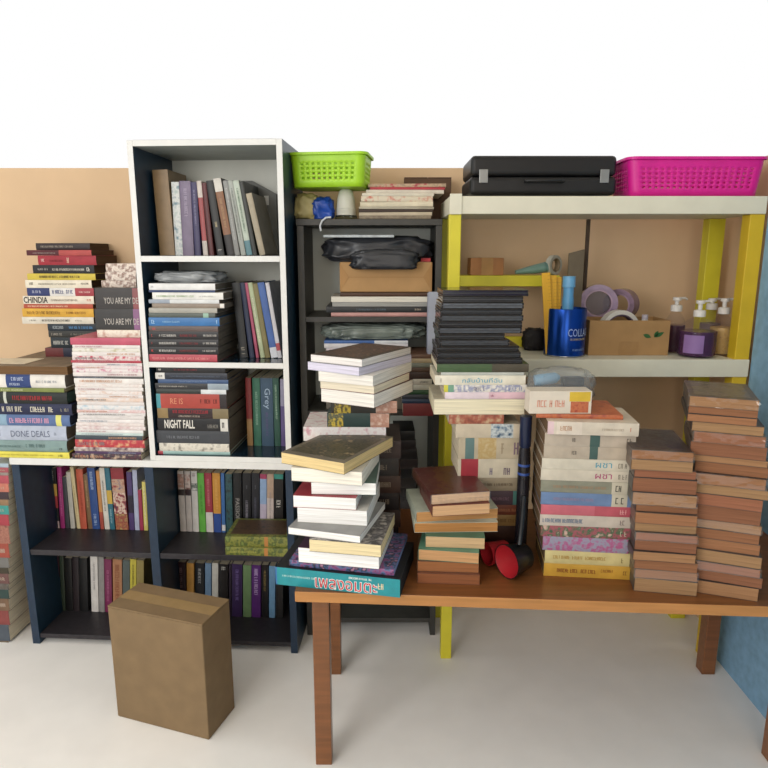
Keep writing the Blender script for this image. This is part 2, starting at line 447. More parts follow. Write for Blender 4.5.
# ---- pile B: hardbacks at the left edge
pB = 'left edge hardback pile'
B = [
 (-14,67,366,'6e5238','large old brown book with brown page edges',{'e':'p','pg':'6b5137','D':.33,'yaw':0,'cov':mat('7a6a58',.6,.2,30)}),
 (-8,64,374.5,'d9d4cc','white hardback with a blue title panel',{'h':1,'b':[(.18,.52,'26407e')],'t':[(.23,.44,.5,.85,'b9c4dc',None),(.23,.38,.15,.4,'b9c4dc',None),(.6,.9,.35,.6,'8a8f98',None)],'pg':'77706a'}),
 (-7,64,388,'77823a','thin olive green paperback',{'t':[(.1,.42,.2,.8,'c8caa0',None)],'pg':'8d8670'}),
 (-6,66,392,'1a211f','black hardback with red lettering',{'h':1,'b':[(.12,.16,'b9bdb0')],'t':[(.24,.84,.25,.75,'a8272f',None)],'pg':'3d5450'}),
 (-8,71,404,'1d2348','navy hardback with bold white lettering',{'h':1,'t':[(.12,.4,.2,.85,'cfc9b8',None),(.48,.78,.2,.85,'cfc9b8',None),(.85,.97,.3,.7,'8d8878',None)],'pg':'33333c'}),
 (-8,69,415,'4f6a9c','blue hardback with pink lettering and yellow patch',{'h':1,'b':[(.0,.18,'7b9db4'),(.82,.89,'d6d267')],'t':[(.22,.76,.2,.8,'d79ab4',None)],'pg':'2b3046'}),
 (-9,65,426,'a9b3c6','pale lavender hardback with a grey title',{'h':1,'t':[(.26,.78,.25,.68,'5d6478','DONE DEALS'),(.02,.13,.25,.75,'1c1c22',None),(.84,.89,.35,.6,'6a7080',None)],'pg':'6a6258'}),
 (-9,66,440.5,'76928f','grey teal hardback with faint lettering',{'h':1,'t':[(.1,.4,.35,.6,'5a7472',None),(.46,.72,.35,.75,'4e6868',None),(.9,.94,.2,.4,'1f2b2b',None)],'pg':'6a5c4c'}),
 (-10,69,452,'d9cc3e','yellow paperback with faint grey lettering',{'t':[(.1,.8,.35,.65,'b3a536',None),(.86,.93,.2,.75,'6e6a2c',None)],'pg':'5a4a38'}),
]
mB, zB = hstack(FL, 0.0, .636, B, pB, 'hardbacks and paperbacks piled at the left edge', D=.21)
pt = None
mA, zA = hstack(FL, .175, zB, A, pA, 'paperbacks in the tall pile by the tan wall', D=.135)
# cream sheet lying on the brown book
a = FL.at(-6, 361, .05); 
sh = MB().box(-.09, .09, 0, .10, 0, .0012).build('paper_sheet', mat('d8ccb4', .7)); sh.matrix_basis = FL.M @ Matrix.Translation((lx(-4, 361, .03), .03, zB+.0003))
tag(sh, 'cream paper sheet lying on the large old brown book', 'paper')

# ---- pile C: magazines beside the white bookcase
pC = 'magazine pile by bookcase'
ORN = ['c9b3a2','e0d2c4','8d6a5c','d6c4b6']
Cc = [
 (105,136,263.5,ORN,'small ornate cream and brown book',{'dy':.05,'D':.15,'name':'book','cat':'book','yaw':(-3, 3, -1)[RB.randrange(3)]}),
 (104.5,136,272,ORN,'small ornate cream and brown book',{'dy':.05,'D':.15,'name':'book','cat':'book','yaw':(-3, 3, -1)[RB.randrange(3)]}),
 (101,136,280.5,ORN,'small ornate cream and brown book',{'dy':.05,'D':.15,'name':'book','cat':'book','yaw':(-3, 3, -1)[RB.randrange(3)]}),
 (94,138,288,'35302f','thick dark grey book with pink end',{'dy':.02,'D':.17,'b':[(.86,1,'8f4a4c')],'t':[(.2,.98,.25,.55,'b9b2aa','YOU ARE MY DE')],'name':'book','cat':'book'}),
 (94,139,309,'33302f','thick dark grey book with purple end',{'dy':.02,'D':.17,'b':[(.86,1,'8d5a86')],'t':[(.2,.98,.25,.55,'b9b2aa','YOU ARE MY DE')],'name':'book','cat':'book'}),
 (97,140,330,['d9c7b0','e4d8c6','c49a86'],'thin cream paperback',{'dy':.015,'D':.17,'name':'book','cat':'book'}),
 (70,140,338,'c04a64','deep pink magazine',{}),
]
mags = [(72,140,345,'d8cfcb','white magazine'),(72,140,348.5,['d8d3c8','d8d3c8','b8b08c'],'white magazine with an olive patch'),(72,140,352,'dad2cf','white magazine'),
 (72,140,356,['c03a52','dccfcb','c8344e'],'red and white printed magazine'),(71,141,360.5,'b83a4a','thin red magazine'),(72,142,363,'d9cfcd','white magazine'),
 (72,142,366,['d4a2b2','dccfce','d4c8c8'],'pink tinted magazine'),(73,142,369,['c65a84','ddd2d0','ddd2d0'],'white and pink magazine'),(73,142,372.5,'d8cecb','white magazine'),
 (74,142,376.5,'50504e','thin dark grey magazine'),(74,143,378.5,'dcd6d2','thick white magazine'),(75,142,384,['d5c0b6','dcd5d0','d8cfca'],'off white magazine with orange specks'),
 (75,143,387.5,['d8d0cc','ddd8d4'],'white magazine'),(75,142,391,['d5b4a2','ddd5d2','dcd4d0'],'pale orange tinted magazine'),(76,143,395,'d9d2d0','white magazine'),
 (76,143,398,['dcb9a0','ddd3cf'],'peach and white magazine'),(77,144,402,['d8d0cc','cfc6c4'],'grey white magazine'),(77,144,405.5,['a8c0d0','d6d6d6','dcd6d4'],'white magazine tinted blue'),
 (77,145,410,['ddd4d2','d8b0b0','ddd8d6'],'white magazine with red specks'),(78,145,413,'d2cdcb','pale grey magazine'),(78,144,416,['d9d3d0','cbc4c2'],'white magazine'),
 (77,144,419.5,'dcd5d3','white magazine'),(76,144,423,['ddd6d3','d3bdb8'],'white magazine with pinkish edge'),(76,145,426.5,['e0dad8','c8a8a8'],'white magazine with red lettering'),
 (76,143,430,'d9dad6','white magazine'),(76,143,433,'b9cdc8','pale teal magazine'),(75,142,435.5,'38454f','dark slate magazine'),(75,144,440,['b02030','c4303a','d8a070'],'red and orange printed magazine'),
 (74,143,447.5,['d4c6ba','5a3040'],'white and dark printed magazine'),(75,141,451.5,'4a2c56','purple magazine'),(72,141,454,['6a2432','2c2230','b89880'],'dark red printed magazine')]
for k, q in enumerate(mags):
    Cc.append(q+({'t': [((.04, .08, .5)[k % 3], (.45, .7, .93)[k % 3], .2, .8, ('b0848c', '8a94a4', 'c09070', '7a7a7c')[k % 4], None)]} if isinstance(q[3], str) or k % 3 == 0 else {},))
mC, zC = hstack(FL, .0, .636, Cc, pC, 'magazines and books piled beside the white bookcase', D=.19, name='magazine', cat='magazine', jit=.8)

# ---- left edge stack on the floor
pS = 'floor stack at left edge'
S = [(-58,17,463,'9cb0c0','pale blue paperback'),(-58,17,467,'a84a52','pink red paperback'),(-57,17,472,'8d8078','grey paperback'),(-57,18,475,'b04450','red paperback with a pink tint'),
 (-57,18,483,'c06a54','salmon orange paperback'),(-57,17,491.5,'3a2830','dark plum paperback'),(-57,18,499,'8c6a48','tan paperback'),(-56,19,505,'2f9088','teal paperback'),
 (-56,19,514,'a83440','red paperback'),(-56,19,525,['8a4a3c','a86a54','7a3c34'],'thick mottled red and tan book'),(-55,21,543,'a24230','orange red paperback'),(-55,22,557,'6d6c68','grey paperback'),
 (-55,22,567,'3c3424','dark olive paperback'),(-54,23,573,'6a4440','thick brown red paperback'),(-54,24,583,['4a4038','6a6560'],'dark grey mottled paperback'),(-54,25,589,'24403c','dark teal paperback'),
 (-54,25,598,'74553c','brown paperback'),(-53,26,610,'8a3c38','dark red paperback'),(-53,26,624,'4a5460','slate paperback'),(-53,26,640,'6a5a48','dull brown paperback')]
xsr = xa-.004
S2 = []
for i, (x0, x1, y, c, dsc) in enumerate(S):
    S2.append((x0, min(x1, 8), y, c, dsc, {'yaw': 0, 't': [(.78,.95,.3,.7,'b0a090',None)] if i % 3 == 1 else []}))
hstack(FL, .0, 0, S2, pS, 'paperbacks in the floor stack at the left edge', D=.15)

# ---- white bookcase, top compartment: upright books
z3 = .636+UZ[2]
place = 'white bookcase top shelf'
row(FL, .10, z3+.0004, [
 (160,152,15,170,'8d7048','tall brown cardboard file',{'D':.15,'name':'file_folder','cat':'folder','e':'s'}),
 (175.5,171,8,182,['a8b8b4','d6d8d4','6a8c98'],'silvery white book',{}),
 (183,179,11,181,'7a6a86','thick purple grey book',{'t':[(.1,.5,.3,.7,'a59ab0',None)]}),
 (194.5,190,6,182,'3a3460','dark purple book',{'t':[(.1,.6,.3,.7,'8a86a8',None)]}),
 (201,194,6,181,'c9bdb4','white book with a red lower half',{'b':[(.22,.8,'a8484a')]}),
 (208,200,5,183,'5e1f22','thin dark red book',{}),
 (214,202.5,10,181,'1f1e1d','black book with white marks near foot',{'t':[(.55,.62,.3,.7,'c8b890',None),(.92,.97,.1,.9,'b8b4ae',None)]}),
 (224.5,210,10,179,'2a2422','thick book banded white, brown and black',{'b':[(0,.17,'cfc9be'),(.17,.73,'8a5a38')],'t':[(.25,.65,.3,.7,'b08a60',None)]}),
 (235,222.5,5,181,'8b8c88','grey book',{'t':[(.1,.8,.3,.7,'c8c8c4',None)]}),
 (240.5,227,5,181,'a3a8a0','silver grey book',{'t':[(.1,.8,.3,.7,'50544e',None)]}),
 (246,232,6,181,'b4c0b0','white and green book',{'b':[(.8,1,'5a8a94')],'t':[(.1,.7,.3,.7,'4e6a4e',None)]}),
 (252.5,238.5,4.5,182,'30332f','thin dark book',{}),
 (258,244,6,194,'a89a80','short beige book',{}),
], place, 'upright books on the white bookcase top shelf', D=.17)

gx0, gx1 = FL.at(238, 220, .262).x, FL.at(277, 220, .262).x
gh0, gh1 = FL.at(240, 181, .262).z-z3, FL.at(275, 194, .262).z-z3
gf = tag(empty('file_folder', M=FL.M @ Matrix.Translation(((gx0+gx1)/2, .262, z3+.0005))), 'wide grey file folder standing behind the upright books, white bookcase top shelf', 'folder')
w = (gx1-gx0)/2
def slab(y0, y1): return MB().add([(-w,y0,0),(w,y0,0),(w,y0,gh1),(-w*.2,y0,gh0),(-w,y0,gh0),(-w,y1,0),(w,y1,0),(w,y1,gh1),(-w*.2,y1,gh0),(-w,y1,gh0)], [(0,1,2,3,4),(9,8,7,6,5),(0,5,6,1),(1,6,7,2),(2,7,8,3),(3,8,9,4),(4,9,5,0)])
GFM = mat('6a6c68', .5, .12, 30)
slab(0, .003).build('front_cover', GFM, gf); slab(.012, .015).build('rear_cover', GFM, gf)
MB().box(-w+.004, w-.004, .0032, .0118, .003, gh1*.92).build('papers', pagemat('cfc9bc'), gf)
MB().box(w*.38, w*.62, -.0006, 0, gh1*.82, gh1*.97).build('paper_tag', mat('d2d2cc', .5), gf)

# ---- white bookcase, middle compartment
z2 = .636+UZ[1]
p2 = 'white bookcase middle pile'
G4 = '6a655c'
M2 = [
 (147,212,283.5,'d8d8d6','white paperback',{'pg':G4,'t':[(.03,.08,.3,.7,'8a8a94',None)]}),
 (148,212,290,'2a3a66','thin dark blue paperback',{'pg':G4}),
 (152,220,292.5,'d9d8d2','white paperback with green lettering',{'pg':G4,'t':[(.06,.6,.3,.65,'9ab08a',None),(.66,.9,.3,.6,'b0b0ac',None)]}),
 (148,216,299.5,'8f9aa8','blue and white paperback',{'pg':G4,'b':[(.3,1,'cdd0d0')]}),
 (152,221,303.5,'8a7a6a','brown paperback with a white end',{'pg':G4,'b':[(.94,1,'d8d4cc')]}),
 (146,214,308,'a09c92','grey paperback',{'pg':G4}),
 (148,212,313,'4e5650','dark grey green paperback',{'pg':G4,'b':[(.82,.9,'8ab09a')]}),
 (141,216,317.6,'2b6cae','bright blue paperback',{'t':[(.04,.1,.2,.8,'a8c8e0',None),(.2,.45,.35,.65,'8ab4d8',None),(.95,.98,.2,.8,'a8c8e0',None)],'pg':G4}),
 (142,215,326,'5c4c48','thin brown paperback with red lettering',{'pg':G4,'t':[(.05,.1,.2,.8,'b8484a',None)]}),
 (141,215,331.5,'1d1b1e','black paperback with white and red lettering',{'t':[(.04,.07,.3,.7,'c8423c',None),(.15,.4,.3,.7,'c0bcb6',None),(.45,.72,.3,.7,'7a2428',None),(.78,.98,.35,.7,'b4b0aa',None)],'pg':G4}),
 (141,215,339.5,'1e1c1f','black paperback with white and red lettering',{'t':[(.04,.07,.3,.7,'c8423c',None),(.15,.4,.3,.7,'c0bcb6',None),(.45,.72,.3,.7,'7a2428',None),(.78,.98,.35,.7,'b4b0aa',None)],'pg':G4}),
 (141,215,347,'1c1b1e','black paperback with white and red lettering',{'t':[(.04,.07,.3,.7,'c8423c',None),(.15,.4,.3,.7,'c0bcb6',None),(.45,.72,.3,.7,'7a2428',None),(.78,.98,.35,.7,'b4b0aa',None)],'pg':G4}),
 (141,214,354.5,'b8404c','red pink paperback',{'t':[(.05,.9,.25,.7,'d88a8a',None)],'pg':G4}),
]
M2 = [(max(x0, 148.5)+0, x1+3, y, c, dd, o) for x0, x1, y, c, dd, o in M2]
m2, z2t = hstack(FL, .004, z2+.0004, M2, p2, 'paperbacks piled on the middle shelf of the white bookcase', D=.20, jit=.6)
b = blob('plastic_bag', .215, .17, .034, mat('8f9294', .25, .25, 12), None, 3, .35, 2.2)
b.matrix_basis = FL.M @ Matrix.Translation((lx(192, 280, .1), .10, z2t+.0003)); tag(b, 'crumpled grey plastic bag on top of the pile in the white bookcase', 'bag')
row(FL, .085, z2+.0004, [
 (240,231.5,8,283,'1f2122','black book',{'t':[(.86,.97,.2,.8,'b8b0a0',None)]}),
 (249,239,5,283,'20294a','dark navy book',{}),
 (254.5,243,4,283,'b04a68','pink book',{}),
 (259,246,6,283,'a8b48a','pale green and white book',{'t':[(.2,.8,.3,.7,'e0d8c8',None)]}),
 (265,252,5,284,'7a7040','olive book',{}),
 (270.5,256.5,8,283,'3a5fa8','blue book with a white foot',{'b':[(.86,1,'d0d4dc')]}),
 (278,265,4,283,'c4c2c8','white book with a red foot',{'b':[(.8,.9,'b84850')]}),
], 'white bookcase middle shelf', 'books leaning on the middle shelf of the white bookcase', D=.15)

# ---- white bookcase, bottom compartment
z1 = .636+UZ[0]
p1 = 'white bookcase bottom pile'
M1 = [
 (155,225,366.5,'1c1a1d','black paperback with red lettering',{'t':[(.03,.08,.3,.7,'c8c4be',None),(.25,.6,.3,.7,'7a2c34',None)]}),
 (154,227,373,'242a38','dark slate paperback with a white label',{'b':[(0,.13,'d0cdc8')],'t':[(.04,.1,.3,.7,'242a38',None),(.2,.9,.35,.65,'5a6474',None)]}),
 (157,228,379.5,'35517e','thin blue paperback',{'t':[(.3,.7,.3,.7,'7a90b0',None)]}),
 (154,228,383.5,'2b2d30','black paperback with a pale blue end',{'b':[(.72,1,'8a98a4')],'t':[(.05,.45,.35,.65,'b0aca4',None)]}),
 (155,226,389.5,'28302c','dark paperback with a white end',{'b':[(.64,1,'c9ced0')]}),
 (155,226,394,'b13c30','red paperback with a teal end and pale title',{'b':[(0,.06,'3f94a0'),(.9,1,'2a2022')],'t':[(.2,.38,.3,.7,'d08a6a','RE IS'),(.62,.88,.3,.7,'5a1c18',None)]}),
 (156,228,408.5,'2c1a1c','dark paperback with gold ends and red lettering',{'b':[(0,.15,'8a7040'),(.78,1,'7a6a48')],'t':[(.22,.74,.45,.9,'9a2430',None),(.3,.6,.1,.35,'a89c90',None)]}),
 (156,229,418.5,'17171a','black paperback with a bold white title',{'b':[(.875,.98,'cfccc4')],'fat':.02,'t':[(.1,.52,.2,.88,'d8d4cc','NIGHT FALL'),(.7,.85,.2,.6,'77746e',None),(.9,.96,.2,.8,'17171a',None)]}),
 (155,229,431,'3a3e44','thick slate grey paperback',{'t':[(.14,.6,.35,.65,'767a80',None)]}),
 (158,229,443.5,['c9c0b0','d6cfc0','8a8478'],'cream paperback with ornate printing',{}),
 (157,230,451.5,'8fb4b0','pale teal paperback with a red end',{'b':[(0,.07,'b8404c')]}),
]
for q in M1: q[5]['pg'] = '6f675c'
M1 = [(x0+1, x1, y, c, dd, o) for x0, x1, y, c, dd, o in M1]
hstack(FL, .012, z1+.0004, M1, p1, 'paperbacks piled on the bottom shelf of the white bookcase', D=.22, jit=.6)
row(FL, .115, z1+.0004, [
 (247.5,245,5.5,378,'8a2c2c','red book with a tan foot',{'b':[(.6,1,'a07848')]}),
 (254,252,7.5,378,'2f6a52','green book',{'t':[(.2,.7,.3,.7,'8ab09a',None)]}),
 (262,260,12,378,'34506a','slate blue book with a curly pale title',{'t':[(.15,.45,.2,.8,'a8bcd0','Grey'),(.5,.85,.35,.6,'5a4a78',None),(.9,.95,.2,.8,'c0ccd8',None)]}),
 (274.5,272,6,378,'245040','dark green book',{'t':[(.1,.6,.3,.7,'9ab8a0',None)]}),
 (281,280,5.5,379,'8a86a0','white and purple book',{'b':[(.4,1,'5a4a80')]}),
], 'white bookcase bottom shelf', 'upright books on the white bookcase bottom shelf', D=.15)

# ---- low bookcase, shelf rows
zl = ZL[1]+.0006
row(FL, .165, zl, [
 (53,48.5,6.5,468,'1f1c1e','book banded black, yellow and red',{'b':[(.26,.46,'c89838'),(.46,.66,'b8343a'),(.88,1,'c8a8a8')],'t':[(.05,.22,.3,.7,'a8a49c',None)]}),
 (60.5,56.5,4.5,467,'b02f7a','thin magenta book',{'t':[(.1,.8,.3,.7,'d880b0',None)]}),
 (65.5,62,4,477,'43444a','thin dark grey book',{}),
 (70,65,4.5,472,'b8b4a8','pale grey book',{}),
 (75,67.5,5,467,'d0bc8a','cream yellow book',{'t':[(.3,.8,.3,.7,'a89058',None)]}),
 (80.5,75.5,6.5,469,'c4553a','orange red book',{'t':[(.2,.8,.3,.7,'8a3020',None)]}),
 (87.5,82,4.5,475,'7a5a3c','brown book',{'t':[(.1,.6,.3,.7,'c0a070',None)]}),
 (92.5,86.5,7.5,468,'2b4c8e','blue book with white lettering',{'t':[(.06,.36,.25,.75,'a9bcdc',None),(.75,.95,.25,.75,'a9bcdc',None)]}),
 (100.5,95.5,3.5,471,'c88444','orange book with a red foot',{'b':[(.7,1,'b04a3a')]}),
 (104.5,98.5,5,468,'d2ccc0','white book with dark lettering',{'t':[(.2,.7,.3,.7,'6a6a68',None)]}),
 (110,104,5,468,'2a6c80','teal book with a yellow band',{'b':[(.36,.58,'d0a838')],'t':[(.66,.9,.3,.7,'a8c8d0',None)]}),
 (116,110,12.5,468,'9a2c34','thick red, blue and gold printed book',{'b':[(.18,.4,['3a3f80','c8a080','9a2c34']),(.4,.74,['9a2430','e0c8b0','9a2430','40304a']),(.74,1,['c88a4a','9a3c38','c0b060'])]}),
 (129.5,126,5,472,'4e3a70','purple book',{'b':[(.4,.7,'2c2438')]}),
 (135,132,4.5,470,'a9b0cc','lavender white book',{}),
 (140,137.5,3.5,490,'a8304e','short crimson book',{}),
 (144,141.5,4,482,'cfc05a','yellow and white book',{'t':[(.1,.9,.3,.7,'e8e4d0',None)]}),
], 'navy bookcase upper left shelf', 'upright books on the left shelf of the low bookcase', D=.11)
row(FL, .165, zl, [
 (180.5,177,6,471,'c8c0bc','white book with a brown picture',{'b':[(.05,.3,['c8a090','a87a6a','c8c0bc']),(.3,.4,'3a3030')]}),
 (187,184,5.5,471,'c4bcb8','white and pink book with a brown picture',{'b':[(.05,.3,['b88a80','d0c0b8','7a4a44']),(.3,.4,'38282c')]}),
 (193,190.5,6,471,'d0ccc8','white book with a dark picture',{'b':[(.2,.32,['d0ccc8','4a5a50','d0ccc8'])],'t':[(.03,.1,.2,.8,'7a6070',None)]}),
 (199.5,197,6.5,473,'5ab03a','lime green book',{'t':[(.2,.7,.3,.7,'3c8028',None)]}),
 (206.5,204,7,473,'a83040','red book with a white foot',{'b':[(.66,1,'cfcac4')],'t':[(.1,.55,.3,.7,'d0808a',None)]}),
 (214,212,7.5,473,'d08c2c','orange book with a blue foot',{'b':[(.68,1,'2a4c9a')],'t':[(.1,.6,.3,.7,'e0b060',None)]}),
 (222,220.5,3.5,473,'3a6cae','blue book',{'b':[(.87,.97,'d8d8d8')]}),
 (226.5,225,6.5,474,['1f2c2e','2a5a60','1c2022'],'dark teal printed book',{}),
 (234,233,8,473,'18181a','black book with a white title',{'t':[(.42,.8,.25,.75,'a8a4a0','PASSION')]}),
 (243,242.5,8,473,'1b1a1e','black book with a white script title',{'t':[(.45,.75,.3,.7,'8a8690',None),(.2,.26,.4,.6,'6a6870',None)]}),
 (252,251.5,7.5,473,'202028','black book with grey lettering',{'t':[(.4,.9,.3,.65,'5a5a6a',None),(.2,.26,.4,.6,'6a6870',None)]}),
 (260,260,6.5,474,'b8aac0','pink white book with a pale blue head',{'b':[(.08,.5,'8aa8d0'),(0,.08,'b03a60')]}),
 (267,267,6.5,474,'c9b8b0','white and tan book',{'b':[(0,.4,'b89a80')],'t':[(.3,.9,.35,.65,'9a8a8a',None)]}),
 (274,274,9,474,'211c1a','black book with a white monogram',{'b':[(0,.08,'2f8f80')],'t':[(.42,.56,.2,.8,'d0ccc4',None)]}),
], 'navy bookcase upper right shelf', 'upright books on the right shelf of the low bookcase', D=.11)
GY = ['5a6a24','8a8a34','4a5a28','7a8a3a']
hstack(FL, .012, zl, [
 (225,288,537,GY,'green yellow printed paperback',{'b':[(.62,.68,'c07a38')],'pic':['3a2c20','5a4028','2c2a1c'],'yaw':1.5}),
 (225,288,548,GY,'green yellow printed paperback',{'b':[(.62,.68,'c07a38')],'t':[(.08,.5,.3,.6,'b0b060',None)],'yaw':-1,'dy':-.008}),
], 'flat pair on navy bookcase shelf', 'pair of green paperbacks lying on the low bookcase shelf', D=.14)
zf = ZL[0]+.0006
row(FL, .14, zf, [
 (52,49,9,556,'3c1420','dark maroon book',{}),(61.5,59,4,556,'2e3a2c','dark green book',{}),(66,64,7,558,'191718','black book',{}),
 (73.5,72,6,557,'2a2024','dark brown book',{}),(80,78.5,8,558,'161618','thick black book',{}),
 (91.5,90,7,556,'cfcac6','white book with small grey lettering',{'t':[(.1,.6,.35,.65,'8a8688',None)]}),(99,98,5.5,557,'8a8684','grey book',{}),
 (105,104,7,559,'7c2450','magenta book',{'t':[(.2,.8,.3,.7,'b06a90',None)]}),(113,112.5,9,559,'a87048','tan and orange book',{'t':[(.1,.8,.2,.8,'7a4028',None)]}),
 (122.5,122.5,7,560,'4c5856','grey teal book',{}),(130,130,6,559,'c0b02c','yellow book with dark lettering',{'t':[(.1,.6,.3,.7,'6a6020',None)]}),(136.5,136.5,7,560,'8a7a3c','olive book',{}),
], 'navy bookcase lower left shelf', 'upright books in the lower left compartment', D=.12)
row(FL, .14, zf, [
 (170,168,7,562,'1f191b','black book',{}),(177.5,176,9,562,'331a1e','very dark red book',{'t':[(.1,.5,.3,.7,'8a7070',None)]}),(187,186.5,7,563,'c88a34','orange book',{}),
 (195,195,9,563,'1a1c20','black book with white lettering',{'t':[(.1,.4,.3,.7,'b0b0b0',None)]}),(205,205,6,563,'6a8cae','pale blue book',{}),(212,212,6,563,'ccc8be','white book',{}),
 (219,219,9,564,'1c1616','black book with a white oval',{'t':[(.05,.14,.2,.8,'d8d4cc',None)]}),(229,229,2.5,564,'2c2030','thin plum book',{}),(232,232,10,564,'3a2456','purple book with faint lettering',{'t':[(.1,.7,.3,.7,'7a68a0',None)]}),
 (243,243,8,565,'6a8a58','green book',{}),(251.5,251.5,9,565,'5a2478','purple book with white lettering',{'t':[(.05,.6,.25,.75,'c8b0d8',None)]}),(261.5,261.5,6.5,565,'1d1a1e','black book with gold lettering',{'t':[(.1,.5,.3,.7,'a89058',None)]}),
 (269,269,6,566,'6a9cc8','sky blue book',{}),(276,276,7,566,'2c2a2c','dark grey book',{}),
], 'navy bookcase lower right shelf', 'upright books in the lower right compartment', D=.12)

# carton on the floor before the low bookcase
a = atz(140, 582, .335); bdir = Matrix.Rotation(R(-18), 4, 'Z')
bx = tag(empty('cardboard_carton', M=Matrix.Translation((a.x, a.y, 0)) @ bdir @ Matrix.Translation((.145, -.066, 0))), 'brown cardboard carton with folded flaps on the floor before the low bookcase', 'box')
CB = mat('7d674a', .8, .08, 20)
MB().box(-.145, .145, -.065, .065, 0, .33).build('carton_body', CB, bx, bevel=.003)
for s in (-1, 1):
    f = MB().box(-.145, .145, 0, .063, 0, .004).build('flap', CB, bx); f.location = (0, -.064 if s < 0 else .001, .3305)
MB().box(-.145, .145, -.02, .02, .3347, .3352).build('packing_tape', mat('9a8058', .25, .05), bx)

# ================================================================== dark bookcase in the middle
DK = mat('34332f', .5, .15, 40); DKE = mat('3a3936', .45, .12, 30)
FM = Frame(-.045, 1.93, 0)
mx0, mx1, MD = -.211, .216, .245
def mz(py, px=370, d=0): return FM.at(px, py, d).z
ztop = mz(219)
md = tag(empty('bookcase', M=FM.M), 'dark grey bookcase with a pale back between the white bookcase and yellow shelving', 'bookcase')
panel('side_panel', mx0, mx0+.02, 0, MD, 0, ztop-.018, [DK, DKE], md)
panel('side_panel', mx1-.018, mx1, 0, MD, 0, ztop-.018, [DK, DKE], md)
panel('top_board', mx0-.002, mx1, -.004, MD, ztop-.018, ztop, [DK, DKE], md)
ZM = [mz(317), mz(411), .42, .06]
for z in ZM: panel('shelf', mx0+.02, mx1-.018, .004, MD-.008, z-.016, z, [DK, DKE], md)
panel('back_panel', mx0+.02, mx1-.018, MD-.008, MD, 0, ztop-.018, [mat('d2d8d2', .6, .05, 10)], md)

# on its top ---------------------------------------------------------
def place(o, F, x, d, z, rz=0): o.matrix_basis = F.M @ Matrix.Translation((x, d, z)) @ Matrix.Rotation(rz, 4, 'Z')
def fx(px, py, d=0): return FM.at(px, py, d).x
b = tag(empty('plastic_bag'), 'cream and blue plastic bag on the dark bookcase under the green basket', 'bag')
place(b, FM, fx(313, 205, .03), .075, ztop+.0003, .15)
o1 = blob('cream_side', .085, .10, .080, mat('a99c68', .4, .2, 15), b, 5, .3, 2.4); o1.location = (-.026, 0, 0); o1.rotation_euler = (0, .12, 0)
o2 = blob('blue_side', .075, .095, .070, mat('1f479e', .3, .25, 15), b, 9, .35, 2.4); o2.location = (.026, -.012, 0); o2.rotation_euler = (0, -.15, 0)
zb_ = FM.at(345, 189.5, .06).z
j = tag(empty('jar'), 'white ribbed jar with a clear lid standing upside down under the green basket', 'jar')
place(j, FM, fx(346, 205, .06), .06, ztop+.0003)
jh = zb_-ztop-.001
MB().lathe([(.031,0),(.033,.003),(.033,.010),(.031,.013)], 32).build('clear_lid', clear('b8c4b8', .1, 1.3), j, True)
pr = [(.0295,.0132)]
for k in range(5): pr += [(.0295, .016+.004*k), (.0285, .018+.004*k)]
pr += [(.028, .036), (.0255, jh*.72), (.021, jh*.93), (.016, jh), (.0, jh)]
MB().lathe(pr, 32).build('jar_body', mat('d2d0c4', .35, .03), j, True)
# magazines on top
gm = 'magazine pile on dark bookcase'
MG = [(371,446,184,['b8a088','c9b8a0','b03a40'],'cream and red magazine'),(370,445,187.5,'c03a44','red magazine'),(368,444,190,'cbbfae','cream magazine')]
zz = [
 (368,446,183.5,['8a7058','b89a78','a8343c'],'brown and red magazine',{'dy':.02}),
 (370,445,187,'b8303c','red magazine',{'dy':.02}),
 (366,444,189.6,'cfc4b4','cream magazine',{'dy':.02}),
 (362,434,193,'cbc2ae','cream magazine with a pale spine',{}),
 (361,433,196,['c86a58','cfc2a8','cfc2a8'],'thick cream magazine with red printing',{}),
 (360,433,201.5,'cdc2a6','thick cream magazine',{}),
 (359,434,206.5,'a8a08a','thin grey magazine',{}),
 (359,433,209,'3a2a22','thin dark brown magazine',{}),
 (359,432,212,'b4a48a','tan magazine',{}),
 (359,431,215.5,['8a7a60','6a5a48'],'brown magazine',{}),
]
mm, zmag = hstack(FM, .0, ztop+.0003, zz, gm, 'magazines piled on the dark bookcase', D=.19, name='magazine', cat='magazine', jit=3)
# brown carton behind
cb = tag(empty('cardboard_box'), 'dark brown cardboard box behind the magazines on the dark bookcase', 'box')
place(cb, FM, .165, .225, ztop+.0003)
DB = mat('5a4434', .8, .1, 20)
MB().box(-.055, .095, -.025, .03, .0, .135).build('box_body', DB, cb, bevel=.002)
MB().box(-.055, .0185, -.025, .03, .1352, .139).build('flap', DB, cb); MB().box(.0205, .095, -.025, .03, .1352, .139).build('flap', DB, cb)

